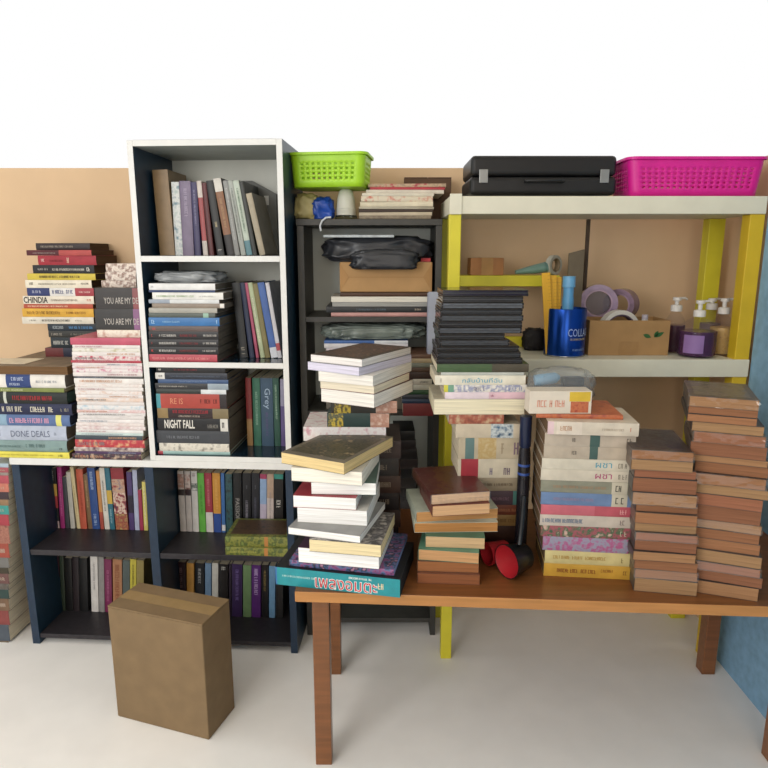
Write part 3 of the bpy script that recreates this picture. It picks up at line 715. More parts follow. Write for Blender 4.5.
# ---- baskets with real holes
def basket(name, x, y, z, L, W, H, col, label, taper=.9, rows=(1,2,3,4), nh=9, rz=0, hole=.5, colw=None):
    t = tag(empty(name, M=Matrix.Translation((x, y, z)) @ Matrix.Rotation(rz, 4, 'Z')), label, 'basket')
    M = mat(col, .4, .05, 20)
    # perimeter points of a rounded rectangle (unit scale), base and rim
    def ring(sx, sy, r, n):
        P = []
        segs = [((-sx+r, -sy), (sx-r, -sy)), ((sx, -sy+r), (sx, sy-r)), ((sx-r, sy), (-sx+r, sy)), ((-sx, sy-r), (-sx, -sy+r))]
        for i, (a, b) in enumerate(segs):
            k = n[i % 2]
            for q in range(k): P.append((a[0]+(b[0]-a[0])*q/k, a[1]+(b[1]-a[1])*q/k, 1))
            cx, cy = [(sx-r, -sy+r), (sx-r, sy-r), (-sx+r, sy-r), (-sx+r, -sy+r)][i]
            for q in range(4):
                an = -math.pi/2+i*math.pi/2+(q/4)*math.pi/2
                P.append((cx+r*math.cos(an), cy+r*math.sin(an), 0))
        return P
    n1, n2 = nh*2+1, max(5, int(nh*W/L)*2+1)
    nr = len(rows)*2+1
    hs = [0]+[.16+.62*q/nr for q in range(nr+1)]+[.88, 1]
    v, f = [], []; rings = []
    for h in hs:
        s = taper+(1-taper)*h
        rg = ring(L/2*s, W/2*s, .022, (n1, n2)); rings.append(rg)
        v += [(p[0], p[1], h*H) for p in rg]
    n = len(rings[0])
    for a in range(len(hs)-1):
        cnt = 0
        for k in range(n):
            flat = rings[0][k][2] == 1
            cnt = cnt+1 if flat else 0
            if flat and 1 <= a <= nr and (a-1) % 2 == 1 and cnt % 2 == 0: continue
            f.append((a*n+k, a*n+(k+1)%n, (a+1)*n+(k+1)%n, (a+1)*n+k))
    o = link('basket_wall', v, f, [M], t, None, True)
    md_ = o.modifiers.new('s', 'SOLIDIFY'); md_.thickness = .0025; md_.offset = -1
    rg = ring(L/2*taper-.001, W/2*taper-.001, .022, (n1, n2))
    MB().poly([(p[0], p[1]) for p in rg], .0, .0025).build('basket_base', M, t)
    rr = ring(L/2, W/2, .022, (n1, n2)); r2 = ring(L/2+.006, W/2+.006, .026, (n1, n2))
    mb = MB(); nn = len(rr)
    vv = [(p[0], p[1], H-.007) for p in rr]+[(p[0], p[1], H-.007) for p in r2]+[(p[0], p[1], H) for p in r2]+[(p[0], p[1], H) for p in rr]
    ff = []
    for a, c in ((0, 1), (1, 2), (2, 3), (3, 0)):
        ff += [(a*nn+k, a*nn+(k+1)%nn, c*nn+(k+1)%nn, c*nn+k) for k in range(nn)]
    mb.add(vv, ff).build('rim', M, t, True)
    return t
zg = max(zb_, FM.at(340, 189, 0).z)
ga, gb = FM.at(292, 180, -.02), FM.at(360, 180, -.02)
basket('plastic_basket', -.045+(ga.x+gb.x)/2+.012, 1.93-.02+.135/2+.01, zg+.0005, .222, .15, .095, '9fcf28', 'lime green plastic basket with round holes atop the dark bookcase', .93, (1,2,3,4), 10, -.12)

# inside: top compartment ---------------------------------------------
zc1 = ZM[0]+.0004
p = 'flat pile, dark bookcase top compartment'
fl, zfl = hstack(FM, .012, zc1, [
 (340,432,292.5,'4a2c1c','thin dark brown folder',{'D':.2}),
 (331,428,296.5,'c9c4b8','white book with dark top',{'e':'p','pg':'d8d4c8'}),
 (332,428,302,'8d8c88','grey book',{'e':'p','pg':'9a9a96'}),
 (326,427,306.5,'25292c','dark book with faint blue lettering',{'t':[(.3,.6,.3,.7,'5a6a78',None),(.88,.95,.3,.7,'a89a8a',None)]}),
 (331,428,312.5,'c08a84','pink white book',{}),
], p, 'books lying flat in the dark bookcase', D=.19, jit=.5)
kp = tag(empty('paper_package'), 'brown kraft paper package with folded ends below the black bag', 'package')
a, b2 = FM.at(339, 280, .02), FM.at(433, 280, .02); khz = FM.at(380, 262, .02).z-zfl
place(kp, FM, (a.x+b2.x)/2, .02, zfl+.0003)
w = (b2.x-a.x)/2-.002
KR = mat('b08a5c', .75, .06, 20)
mb = MB().box(-w, w, 0, .17, 0, khz); mb.build('package_body', KR, kp, bevel=.004)
mb = MB()
for s in (-1, 1):
    mb.add([(s*w*.99, -.0006, .004), (s*w*.99, -.0006, khz-.004), (s*(w-.028), -.0022, khz*.5)], [(0, 1, 2)])
mb.add([(-(w-.028), -.0022, khz*.5-.0012), (w-.028, -.0022, khz*.5-.0012), (w-.028, -.0022, khz*.5+.0012), (-(w-.028), -.0022, khz*.5+.0012)], [(0,1,2,3)])
mb.build('folded_end', mat('a88052', .75, .06, 20), kp)
bb = tag(empty('plastic_bag'), 'crumpled black plastic bag on the kraft paper package', 'bag')
zk = zfl+khz
place(bb, FM, fx(377.5, 250, .05), .085, zk+.0005)
hb = (ztop-.02-zk-.010)*.88
bag = blob('bag_body', .352, .165, hb*.96, mat('2b2d32', .35, .3, 20), bb, 12, .20, 1.5, 5)
sl = MB().box(-.10, .11, -.004, .05, hb-.012, hb-.004).build('white_sleeve', mat('a8b0b4', .25, .25, 60), bb, bevel=.002); sl['label'] = 'crinkled white and blue plastic sleeve'
sl.location = (-.06, -.078, 0)
fd = blob('hanging_fold', .21, .03, .06, mat('2b2d32', .35, .3, 20), bb, 4, .3, 2.5, 4); fd.location = (.02, -.096, -.022)
rd = book(.03, .12, .011, 'a02c38', {'e': 'p', 'pg': 'b84a50'}); place(rd, FM, fx(428, 262, .02)-.006, .03, zk+.0005)
tag(rd, 'small red book at the right end of the kraft paper package', 'book')
cd = tag(empty('cord'), 'white cord hanging over the front of the dark bookcase top', 'cord')
c0 = [FM.at(331, 217.2, -.006), FM.at(326, 217.6, -.008), FM.at(322, 221, -.011), FM.at(320, 226, -.010), FM.at(321, 231, -.009)]
MB().tube([FM.M @ Vector(q) for q in c0], .0028, 8).build('cord_strand', mat('c8ccd0', .4, .05), cd, True)
# second compartment
zc2 = ZM[1]+.0004
p = 'flat pile, dark bookcase second compartment'
lowz = zc2
fl2, z22 = hstack(FM, .02, zc2, [
 (324,408,340.5,'3c64a8','thin blue and white folder',{'b':[(.6,1,'c8ccd0')]}),
 (324,408,343.5,'c8c4c8','white book',{}),
 (326,406,348,['b08a90','c8c0c4','8a90b0'],'thick pink white printed book',{}),
 (324,404,360,'8a8278','grey brown book',{}),
 (325,404,374,'5a4a3c','dark brown book',{}),
 (326,404,390,'6a6258','thick grey book',{}),
], p, 'books lying flat in the second compartment', D=.17, jit=.5)
pb = blob('plastic_wrapped_bundle', .34, .15, (FM.at(370, 322, .05).z-z22-.004)*1.02, mat('6f7872', .2, .35, 14), None, 21, .22, 2.6, 5)
place(pb, FM, fx(374, 333, .05), .09, z22+.0004); tag(pb, 'grey plastic wrapped bundle in the second compartment of the dark bookcase', 'bundle')
p = 'narrow pile in dark bookcase'
FR = Frame(0, 1.80, 0)
rzb = .70
it = [
 (406,432,354.5,'6a4a38','brown paperback',{}),(405,432,358.5,'b09a78','tan paperback',{}),(406,432,363,'7a8074','grey green paperback',{}),(405,432,367.5,'5a4030','brown paperback with a dull spine',{}),
 (404,432,372,'3a241c','dark brown paperback',{}),(402,432,379,'cfcbc0','white paperback with dark marks',{'t':[(.6,.9,.3,.7,'6a6a68',None)]}),(402,432,385,'c8c8bc','white paperback',{}),
 (402,432,390,'2f5a3a','green paperback',{}),(402,433,394.5,'3c4454','grey blue paperback',{}),(402,433,399,'2f4468','dark blue paperback',{}),(403,433,403.5,'8c3036','red paperback',{})]
YP = 1.865
hstack(Frame(0, YP, 0), 0, ZM[1]+.0004, it, p, 'paperbacks in the narrow pile', D=.16, jit=.4)
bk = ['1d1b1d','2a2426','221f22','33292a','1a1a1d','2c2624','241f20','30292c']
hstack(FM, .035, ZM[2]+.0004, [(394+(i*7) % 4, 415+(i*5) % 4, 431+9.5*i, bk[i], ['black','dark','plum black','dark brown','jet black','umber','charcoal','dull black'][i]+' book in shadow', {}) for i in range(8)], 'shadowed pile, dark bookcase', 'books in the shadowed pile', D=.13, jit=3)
# ================================================================== table
WOOD = mat('7a4c2a', .28, .18, 6, 0, (1, 14, 14), .5); WEDGE = mat('b07a44', .35, .12, 6, 0, (1, 14, 14))
tb = tag(empty('table', (.42, 1.55, 0)), 'brown varnished wooden table with a pale front edge carrying the front piles', 'table')
tx0, tx1, ty0, ty1 = -.20, 1.033, 1.295, 1.785
m_ = MB().poly([(tx0-.42, 1.31-1.55), (tx1-.42, 1.235-1.55), (tx1-.42, ty1-1.55), (tx0-.42, ty1-1.55)], ZT-.026, ZT); m_.mi[0] = 1
m_.build('tabletop', [WOOD, WEDGE], tb, bevel=.002)
for sx in (tx0-.42+.05, tx1-.42-.05):
    for sy in (ty0-1.55+.10, ty1-1.55-.04):
        MB().box(sx-.02, sx+.02, sy-.02, sy+.02, 0, ZT-.026).build('leg', WOOD, tb, bevel=.002)
MB().box(tx0-.42+.07, tx1-.42-.07, ty1-1.55-.05, ty1-1.55-.03, ZT-.09, ZT-.026).build('apron', WOOD, tb)
zt = ZT+.0004
FP_ = Frame(0, YP, 0)
zz_ = FP_.at(418, 354.5, 0).z
mf = tag(empty('magazine_file', (0, 0, 0)), 'pale grey folded card strip standing beside the black disc cases', 'folder')
a = FP_.at(428.5, 300, 0); b2 = FP_.at(442, 300, 0); zt2 = FP_.at(434, 292, 0).z
mf.location = ((a.x+b2.x)/2, YP+.003, zz_+.0004)
hw, hh = (b2.x-a.x)/2, zt2-zz_
CARD = mat('9ea3b4', .6, .06, 20)
MB().box(-hw, hw, 0, .0025, 0, hh).build('front_card', CARD, mf, bevel=.0008)
MB().box(-hw, -hw+.0025, .0026, .055, 0, hh*.97).build('side_card', CARD, mf); MB().box(hw-.0025, hw, .0026, .055, 0, hh*.97).build('side_card', CARD, mf)

# ---- pile D: behind, white page blocks
K = .00255
pD = 'rear table pile'
FD = [ # bottom -> top: front corner px x, Y, yaw, L, D, T, side of the corner
]
zD = zt; tgt = Frame(0, 1.55, 0).at(330, 441, 0).z
items = []
hid = ['2b1f1b','3a2822','241c1c','40291f','2a2422','33211c']
hd = ['dark brown book','dark chestnut book','black brown book','reddish brown book','dark grey brown book','deep brown book']
Tn = (tgt-zD)/6
for i in range(6): items.append((309+(i % 3), 399+(i % 2)*2, 0, .17, Tn, hid[i], hd[i], {'t':[(.7,.9,.3,.7,'8a7a68',None)]}))
YEL = 'd0b030'; FACE = ['c89a84','b8806a','d8b8a4']
items += [
 (303, 386, 0, .16, .036, ['d4c4c4','d8d4d2','c8909a'], 'white and pink printed book', {}),
 (327, 389, 0, .15, .036, '2c4440', 'dark teal book with yellow lettering and a face', {'b':[(.7,1,FACE),(.02,.26,[YEL,'2c4440',YEL,'5a5a30'])],'b2':1,'yawd':-2}),
 (331, 397, 0, .15, .031, '35322e', 'dark grey book with yellow lettering and a face', {'b':[(.68,1,FACE),(.05,.3,[YEL,'35322e',YEL,'5a5430'])],'b2':1,'yawd':1}),
]
n = len(items)+5
z = zD
for i, (x0, x1, dy, D, T, c, dsc, o) in enumerate(items):
    F = Frame(0, 1.55, 0); a, b2 = F.at(x0, 420, dy), F.at(x1, 420, dy)
    r = book(b2.x-a.x, D, T-.0003, c, o); r.matrix_basis = Matrix.Translation(((a.x+b2.x)/2, 1.55+dy, z)) @ Matrix.Rotation(R(o.get('yawd', 0)), 4, 'Z')
    k = n-1-i
    tag(r, f"{dsc}, {rank(k, n, 'topmost', 'lowest')} "+'of '+pD, 'book', 'books in the rear pile'); z += T
# corner-on white page blocks: (corner px x, Y corner, yaw, L along left face, D along right face, T, cover, pages)
ws = [(374, 1.475, -28, .150, .215, .034, '5a3a34', 'e6e2da', 'thick book showing white page edges'),
      (374, 1.475, -27, .150, .20, .020, '7a2c30', 'ddd3bd', 'thin book showing cream page edges'),
      (373, 1.470, -26, .150, .225, .025, 'd8d4cc', 'e2ded6', 'book showing off white page edges'),
      (359, 1.470, -33, .155, .24, .020, 'b0b0c0', 'cfcbdc', 'book showing pale lavender page edges'),
      (362, 1.475, -31, .150, .24, .019, '4a4038', 'dedad6', 'book with a dark printed cover and white page edges')]
for i, (px, Y, yaw, L, D, T, c, pg, dsc) in enumerate(ws):
    F = Frame(0, Y, 0); cpt = F.at(px, 372, 0)
    o = {'e': 'p', 'pg': pg}
    if i == 4: o['pic'] = ['3a342e', '6a4a3c', '2f3030', '8a6a5a']
    r = book(L, D, T-.0003, c, o)
    r.matrix_basis = Matrix.Translation((cpt.x, Y, z)) @ Matrix.Rotation(R(yaw), 4, 'Z') @ Matrix.Translation((-L/2, 0, 0))
    k = n-1-len(items)-i
    tag(r, f"{dsc}, {rank(k, n, 'topmost', 'lowest')} "+'of '+pD, 'book', 'books in the rear pile'); z += T

# ---- pile E: front white page pile on the teal book
s = 1.12
pE = 'white page pile'
E_ = [
 (275,567,400,580,.0385*s,.19,'1b1c1e','thick teal spined book with a red Thai title',{'b':[(0,.015,'2a6aa8'),(.015,1,'148e98')],'out':1,'t':[(.33,.82,.10,.64,'c02430','เพลงอมตะ'),(.06,.33,.50,.64,'b8dcd8',None),(.60,.79,.76,.92,'e8f0ec',None),(.83,.88,.3,.75,'d8c8a0',None)],'pg':'2a2a2c','cov':None}),
 (289,560,394,570,.013*s,.19,['2a3058','9a4a80','4a6a9a','241c34','b07a98'],'magazine with a pink and blue printed cover',{'pg':'8aa0d0'}),
 (298,547,379,554,.033*s,.19,'4a2c48','book showing bright white page edges',{'e':'p','pg':'f2efea'}),
 (309,539,381,545,.026*s,.18,['b0a8a0','3a3638','8a8480'],'book showing cream yellow page edges',{'e':'p','pg':'e0cfa4'}),
 (288,527,360,536,.015*s,.20,'8a8a88','thin book with a grey cover and white page edges',{'e':'p','pg':'f0ede8'}),
 (297,507,367,511,.032*s,.19,'c8c4bc','thick book showing white page edges',{'e':'p','pg':'f2efea'}),
 (293,495,356,498,.026*s,.18,'a02834','book with a red cover and white page edges',{'e':'p','pg':'f2efea'}),
 (311,482,376,483,.026*s,.18,'3f5a50','book with a green cover and white page edges',{'e':'p','pg':'f0ede8'}),
 (291,467,362,472,.029*s,.18,'b8b4ac','book with a pale cover and white page edges',{'e':'p','pg':'ece6d8'}),
 (281,452,344,463,.024*s,.235,'6a6050','thick paperback with a brown picture cover and cream page edges',{'e':'p','pg':'d8c08c','pic':['3a3826','544a30','2f3222','8a7450']}),
]
E_ = [tuple(q[:8])+({k: v for k, v in q[8].items() if v is not None},) for q in E_]
zE = freepile(zt, E_, pE, 'books in the white page pile')

# ---- pile F: small brown pile
pF = 'small brown table pile'
OL = 'a9774a'
F_ = [
 (417,573,480,575,.0245,.13,'7a4a34','old book with red brown page edges',{'e':'l','pg':'8a5638'}),
 (417,561,479,563,.0250,.13,'6a4632','old book with brown page edges',{'e':'l','pg':'96623e'}),
 (418,549,479,553,.0265,.13,'5a8a70','old green book with tan page edges',{'e':'l','pg':'c09468'}),
 (425,536,485,538,.0275,.13,'4a7a62','old green book with cream page edges',{'e':'l','pg':'c4a47c'}),
 (414,523,498,522,.0240,.15,'b8bca8','wide old pale book with tan page edges',{'e':'l','pg':'b07c48'}),
 (416,512,498,508,.0260,.15,'a8b0a0','wide grey green book with tan page edges',{'e':'l','pg':'b88856'}),
 (432,506,490,503,.0260,.15,'6a2c24','old red brown book with cream page edges',{'e':'l','pg':'c8a078'}),
 (431,495,490,491,.0240,.19,'5a2824','plastic wrapped red brown book with cream page edges',{'e':'l','pg':'cca884','wrap':1}),
]
F_[4][8]['b'] = []
freepile(zt, F_, pF, 'old books in the small brown pile')

# ---- pile G: behind F, topped with disc cases
FG = Frame(0, 1.50, 0)
pG = 'pile under disc cases'
G_ = [
 (437,529,364,'3f5a34','green book',{'D':.19,'b':[(.6,1,'4a4234')]}),
 (441,524,372.3,'b0b4ac','thin grey white book',{}),
 (435,526,375.3,'d8d0bc','white book with a blue Thai title',{'t':[(.3,.74,.25,.75,'3a9ab8','กลับบ้านที่ฉัน'),(.04,.1,.2,.8,'b0aca0',None)]}),
 (444,527,385,['d0c8c0','dcd6cc','8a90b0','e0d8d0'],'white floral book with a yellow end',{'b':[(0,.05,'c8c030'),(.05,.12,'6a9a80')],'t':[(.36,.52,.1,.9,'6a6a8a',None),(.76,.95,.1,.9,'7a86b0',None)]}),
 (445,525,392.2,'dcc8d0','white and pink book',{'b':[(.55,1,'d8b0bc')],'t':[(.56,.62,.3,.7,'8a3a5a',None)]}),
 (434,525,399,'b8b09a','thick book showing cream page edges',{'e':'p','pg':'ddd4b8','D':.18}),
 (449,504,414.5,['7a3a2c','a8553c','c0a078'],'brown and orange printed book',{}),
 (456,520,424,'c4b49a','cream book with a blue picture end',{'b':[(.55,.9,['2a5a80','c0c8c8','2a5070'])]}),
 (459,524,438,'b8a88c','thick tan book with a grey green panel',{'b':[(.1,.24,'5a7a78'),(.3,.58,['c0a878','b89858','c8b48c'])],'t':[(.85,.94,.1,.9,'7a6470',None),(.63,.75,.15,.85,'a09078',None)]}),
 (458,522,459,'c4b8a0','white book with a red corner',{'b':[(.05,.32,'a82c38')],'t':[(.72,.84,.1,.6,'6a5a6a',None),(.5,.56,.1,.6,'7a7080',None)]}),
 (474,531,478,'94846a','tan book with dark lettering',{'t':[(.15,.7,.35,.65,'5a4a38',None),(.78,.88,.3,.7,'5a4a38',None)]}),
 (466,529,491,'4a3440','dark plum book with a teal end',{'b':[(.75,1,'4a8078')],'t':[(.35,.7,.3,.6,'7a5a68',None)]}),
 (466,528,505,'7a3a24','rust brown book',{'t':[(.4,.9,.3,.7,'a06a48',None)]}),
 (466,528,515,'94703a','ochre book',{'t':[(.4,.9,.3,.7,'6a4a20',None)]}),
 (462,526,526,'40251c','dark brown book',{}),
 (462,526,540,'2c1c18','black brown book',{}),
]
gG, zG = hstack(FG, 0, zt, G_, pG, 'books in the pile under the disc cases', D=.15, jit=.8)
# disc cases
def dvd(L, T, shade):
    r = empty('disc_case')
    SH = mat('15171b', .14, .1, 20, 0, None, .5)
    MB().box(-L/2, L/2, 0, .135, 0, T*.46).build('case_tray', SH, r, bevel=.001)
    MB().box(-L/2, L/2, 0, .135, T*.54, T).build('case_lid', SH, r, bevel=.001)
    MB().box(-L/2+.001, L/2-.001, .0015, .134, T*.46, T*.54).build('case_spine', mat('5a5e64', .2), r)  # lighter grey paints a gloss glint along the case seam
    MB().box(-L/2+.004, L/2-.004, -.0006, .001, T*.12, T*.42).add([(-L/2+.004,-.0006,T*.58),(L/2-.004,-.0006,T*.58),(L/2-.004,-.0006,T*.86),(-L/2+.004,-.0006,T*.86)], [(0,1,2,3)]).build('sleeve', mat(shade, .12, .3, 50, 0, (1,1,8)), r)
    return r
nd = 12; zt3 = FG.at(480, 290, 0).z; Td = (zt3-zG)/nd
xs = [(437,524),(438,522),(437,520),(440,510),(439,505),(438,522),(439,522),(440,523),(440,522),(441,523),(442,522),(442,527)]
sh_ = ['23262b','2a2e33','1f2226','3c4046','25282c','4a4f56','22252a','44494f','282c31','565b62','2a2d32','1a1c2e']  # paler entries paint gloss highlights into some of the sleeves
proto = {}
z = zG
for i in range(nd):
    a, b2 = FG.at(xs[i][0], 330, .0), FG.at(xs[i][1], 330, .0)
    L = b2.x-a.x
    r = dvd(L, Td-.0004, sh_[i])
    r.matrix_basis = Matrix.Translation(((a.x+b2.x)/2, 1.50, z+.0003)) @ Matrix.Rotation(R(RB.uniform(-1, 1)), 4, 'Z')
    k = nd-1-i
    tag(r, f"glossy black plastic disc case, {rank(k, nd, 'topmost', 'lowest')} in the disc case pile", 'disc case', 'black disc cases piled on the books'); z += Td

# ---- pile I: Thai novels, spines out
FI = Frame(0, 1.37, 0)
pI = 'spine-out table pile'
GR = ['8a7a5c','5a4a3c','a89878','3c4a3c']
I_ = [
 (537,622,414.5,['b8502c','c86a3c','a84a38'],'orange red printed paperback',{'dy':.02,'e':'s','D':.15}),
 (549,638,422.5,'c9bca8','white paperback with two pale panels',{'dy':-.012,'b':[(0,.07,'d0b0b4'),(.1,.38,'d4c6b4')],'t':[(.14,.32,.25,.75,'b08a70',None),(.6,.85,.35,.6,'a89a88',None),(.9,.95,.3,.7,'b8604a',None)]}),
 (546,635,434,'b3a390','grey cream book with a dark green bookmark band',{'b':[(.5,.61,'3c5a54')],'t':[(.3,.36,.3,.7,'5a5048',None),(.9,.97,.2,.8,'6a5f52',None)]}),
 (545,635,447,'b0a08c','grey cream book with a dark green wedge band',{'b':[(.5,.59,'3c5a54')],'t':[(.3,.36,.3,.7,'5a5048',None),(.9,.97,.2,.8,'6a5f52',None)]}),
 (543,631,459.5,'c6bca8','cream book with a blue title',{'t':[(.60,.78,.28,.74,'4a94a8','ผชา'),(.85,.95,.2,.8,'7a7468',None)]}),
 (542,631,470.5,'c4b9a5','cream book with a magenta title',{'t':[(.60,.78,.28,.74,'a03a6a','ผชา'),(.85,.95,.2,.8,'7a7468',None)]}),
 (542,631,481.5,'7f7f6c','grey green book with a white emblem box',{'b':[(.78,.95,'b8b09a')],'t':[(.12,.72,.35,.65,'9a7a5c',None),(.82,.92,.15,.85,'3a3a34',None)]}),
 (542,631,493.5,'5f7aa4','blue book with a white emblem box',{'b':[(.78,.95,'b8b09a')],'t':[(.14,.6,.35,.65,'8a7a94',None),(.82,.92,.15,.85,'3a3a34',None)]}),
 (542,630,506,'b84a58','rose red book',{'b':[(0,.6,'c45a68')],'t':[(.88,.96,.2,.8,'d8a0a0',None)]}),
 (541,630,516,'b9ac9e','white book with a blue title',{'t':[(.03,.48,.25,.75,'3a5a78','NOU ROMANCE'),(.88,.96,.2,.8,'6a5a5a',None)]}),
 (542,630,527,['2f5a3c','a84a58','35603c','c8a090'],'green floral book',{'t':[(.88,.96,.2,.8,'b8b8a0',None)]}),
 (544,628,538,['a06a94','8a90a4','b04a80','9a7a9a'],'purple pink floral book',{}),
 (546,629,552,'c8b878','pale yellow book with a gold title',{'t':[(.1,.72,.35,.7,'a8823a',None),(.9,.95,.2,.7,'7a6a3a',None)]}),
 (545,631,565,'c8952a','golden orange book with a brown title',{'t':[(.15,.6,.3,.7,'7a3c20',None),(.65,.8,.45,.75,'8a5424',None),(.9,.96,.3,.7,'6a4020',None)]}),
]
for q in I_: q[5].setdefault('yaw', -6+RB.uniform(-.8, .8))
for q in I_: q[5].setdefault('pg', '6a5640')
I_[9][5]['t'][0] = (.03,.48,.25,.75,'4a6480',None)
mI, zI = hstack(FI, 0, zt, I_, pI, 'novels in the spine-out pile', D=.15, jit=1)
# carton and clear bag on top
cx0, cx1 = FI.at(529, 402, .03), FI.at(591, 402, .03); hC = FI.at(560, 391, .03).z-zI
ct = tag(empty('carton', ((cx0.x+cx1.x)/2, 1.395, zI+.0004)), 'white carton with a yellow end and orange picture on the spine-out pile', 'carton')
w = (cx1.x-cx0.x)/2
MB().box(-w, w, 0, .05, 0, hC).build('carton_body', mat('d3c8b8', .5, .04), ct, bevel=.001)
MB().box(w*.28, w*.95, -.0006, 0, hC*.55, hC*.97).build('yellow_panel', mat('cfae38', .5), ct)
MB().box(w*.33, w*.9, -.0006, 0, hC*.05, hC*.54).build('picture', mott(['b8502c','c86a3c','a83a28'], 90), ct)
tv, tf = strokes(w*.9, hC*.3)
MB().add([(-w*.75+x*w*.9, -.0005, hC*(.3+.3*y)) for x, y in tv], tf).build('lettering', mat('d0907c', .5), ct)
cbg = tag(empty('clear_bag', ((cx0.x+cx1.x)/2+.012, 1.455, zI+.0004)), 'clear plastic bag of blue and dark things behind the white carton', 'bag')
bl = blob('bag_skin', .165, .088, .088, clear('a8acac', .15, 1.1, 'bag_film', .3), cbg, 31, .22, 2.6, 4); bl.location = (.014, .045, 0)
t_ = MB().lathe([(0, 0), (.012, .001), (.014, .01), (.013, .05), (.006, .06), (0, .062)], 20).build('blue_tube', mat('7aa8c8', .3), cbg, True); t_.rotation_euler = (0, R(82), 0); t_.location = (-.052, .03, .058)
d_ = MB().box(0, .05, 0, .03, 0, .02).build('dark_pouch', mat('22232a', .35), cbg, bevel=.004); d_.location = (.018, .03, .044)
MB().box(-.045, .08, .015, .07, .0008, .042).build('inner_box', mat('6a6c70', .5), cbg, bevel=.003)

# ---- piles J, K: plastic wrapped old books, page edges out
RJ = random.Random(4)
PGS = ['96694a','8c6044','9c7452','865a42','926048','9a7856']
PGN = {'96694a':'light brown','8c6044':'mid brown','9c7452':'tan','865a42':'dark brown','926048':'rust brown','9a7856':'pale tan'}
COV = ['4a3a34','5a4a40','3c3430','6a5648','4a4440']
COVN = {'4a3a34':'dark','5a4a40':'umber','3c3430':'black','6a5648':'brown','4a4440':'grey'}
def brown(ys, xl, xr, j):
    L = []
    for i, y in enumerate(ys):
        pg = PGS[(i*5+j*2) % 6]; cv = COV[(i*3+j) % 5]; q = RJ.uniform(-2, 2)
        L.append((xl(i)+q, xr(i)+q, y, cv, f'old book, {PGN[pg]} edges, {COVN[cv]} cover', {'e':'l','pg':pg,'dy':RJ.uniform(-.005, .006),'D':.18,'wrap': 1 if i % 4 == 0 else 0,'yaw': RJ.uniform(-13, -10)}))
    return L
FJ = Frame(0, 1.30, 0)
J = brown([451,460.5,470,479,494,505,514,524,534,541,553,561,571,580], lambda i: 634+(i > 2)*1.5-(i > 9)*1, lambda i: 693+(i > 2)*1.5+(i in (3,4))*2, 0)
for q in J: q[5]['yaw'] += 1
J[0][5]['pic'] = ['2c2434','3a2c30','241f2c']
hstack(FJ, 0, zt, J, 'shorter brown pile', 'old books in the brown pile beside the spine-out pile', D=.17, jit=1.2)
K_ = brown([398,408,416,424,434,444,457.5,464,476,487,496,507,522,531,541,553,565,573,584], lambda i: 692+(i > 2)*3+(i > 6)*3-(i in (10, 11))*5, lambda i: 755+(i > 2)*5+(i in (5,6,7,8,9))*4-(i > 10)*3, 1)
K_[0][5]['wrap'] = 1; K_[0][5]['pic'] = ['6a5a4a','7a6c5c','5a4a3c']
for q in K_: q[5]['yaw'] -= 9
hstack(FJ, -.010, zt, K_, 'tall brown pile', 'old books in the tall brown pile at the right edge', D=.19, jit=1.2)

# ---- black dipper with red inside, red cup, dark bottle between the piles
BLK = mat('15171a', .3, .1, 20); RED = mat('a8222c', .35, .08, 20)
dp = tag(empty('dipper'), 'black plastic dipper with a red inside lying beside the spine-out pile', 'dipper')
Mx = Matrix.Translation(tuple(W0.at(538, 556, 1.33))) 
ax = Matrix.Rotation(R(-52), 4, 'Z') @ Matrix.Rotation(R(-84), 4, 'X')     # lathe +z -> opening direction
dp.matrix_basis = Matrix.Translation((W0.at(517, 556, 1.385).x, 1.388, zt+.0405))
Rm = Matrix.Rotation(R(-58), 4, 'Z') @ Matrix.Rotation(R(90), 4, 'X')
MB().lathe([(0, -.030), (.026, -.030), (.030, -.026), (.0395, .028), (.0405, .032), (.0385, .032)], 36, M=Rm, cap=False).build('bowl', BLK, dp, True)
li = MB().lathe([(.0384, .0318), (.0372, .030), (.028, -.022), (.024, -.026), (0, -.026)], 36, M=Rm, cap=False).build('lining', RED, dp, True); li['label'] = 'glossy red inner lining'
hp = [Rm @ Vector((.0, .040, .026))]
MB().tube([(.004, -.004, .036), (.008, .004, .06), (.012, .010, .10), (.014, .014, .15)], [.006, .0065, .007, .006], 10).build('handle', BLK, dp, True)
rc = tag(empty('cup', (W0.at(497, 546, 1.44).x, 1.445, zt+.029)), 'small red plastic cup lying behind the black dipper', 'cup')
R2 = Matrix.Rotation(R(25), 4, 'Z') @ Matrix.Rotation(R(-90), 4, 'Y')
MB().lathe([(0, -.03), (.021, -.03), (.0235, -.026), (.0285, .028), (.0265, .028), (.0215, -.024), (0, -.026)], 30, M=R2).build('cup_body', RED, rc, True)
bt = tag(empty('bottle', (.336, 1.466, zt)), 'narrow dark bottle with blue bands standing between the two spine-out piles', 'bottle')
hB = W0.at(533, 416, 1.466).z-zt
MB().lathe([(0, 0), (.0130, 0), (.0145, .004), (.0145, hB*.70), (.0135, hB*.76), (.0115, hB*.8)], 28).build('bottle_body', mat('1b1a20', .25, .3, 20), bt, True)
MB().lathe([(.0117, hB*.79), (.0140, hB*.8), (.0140, hB*.97), (.014, hB), (0, hB)], 28).build('cap', mat('16203c', .3), bt, True)
for q in (.68, .62): MB().lathe([(.0146, hB*q-.006), (.0149, hB*q-.005), (.0149, hB*q-.0005), (.0146, hB*q)], 28).build('blue_band', mat('2c4a90', .3), bt, True)

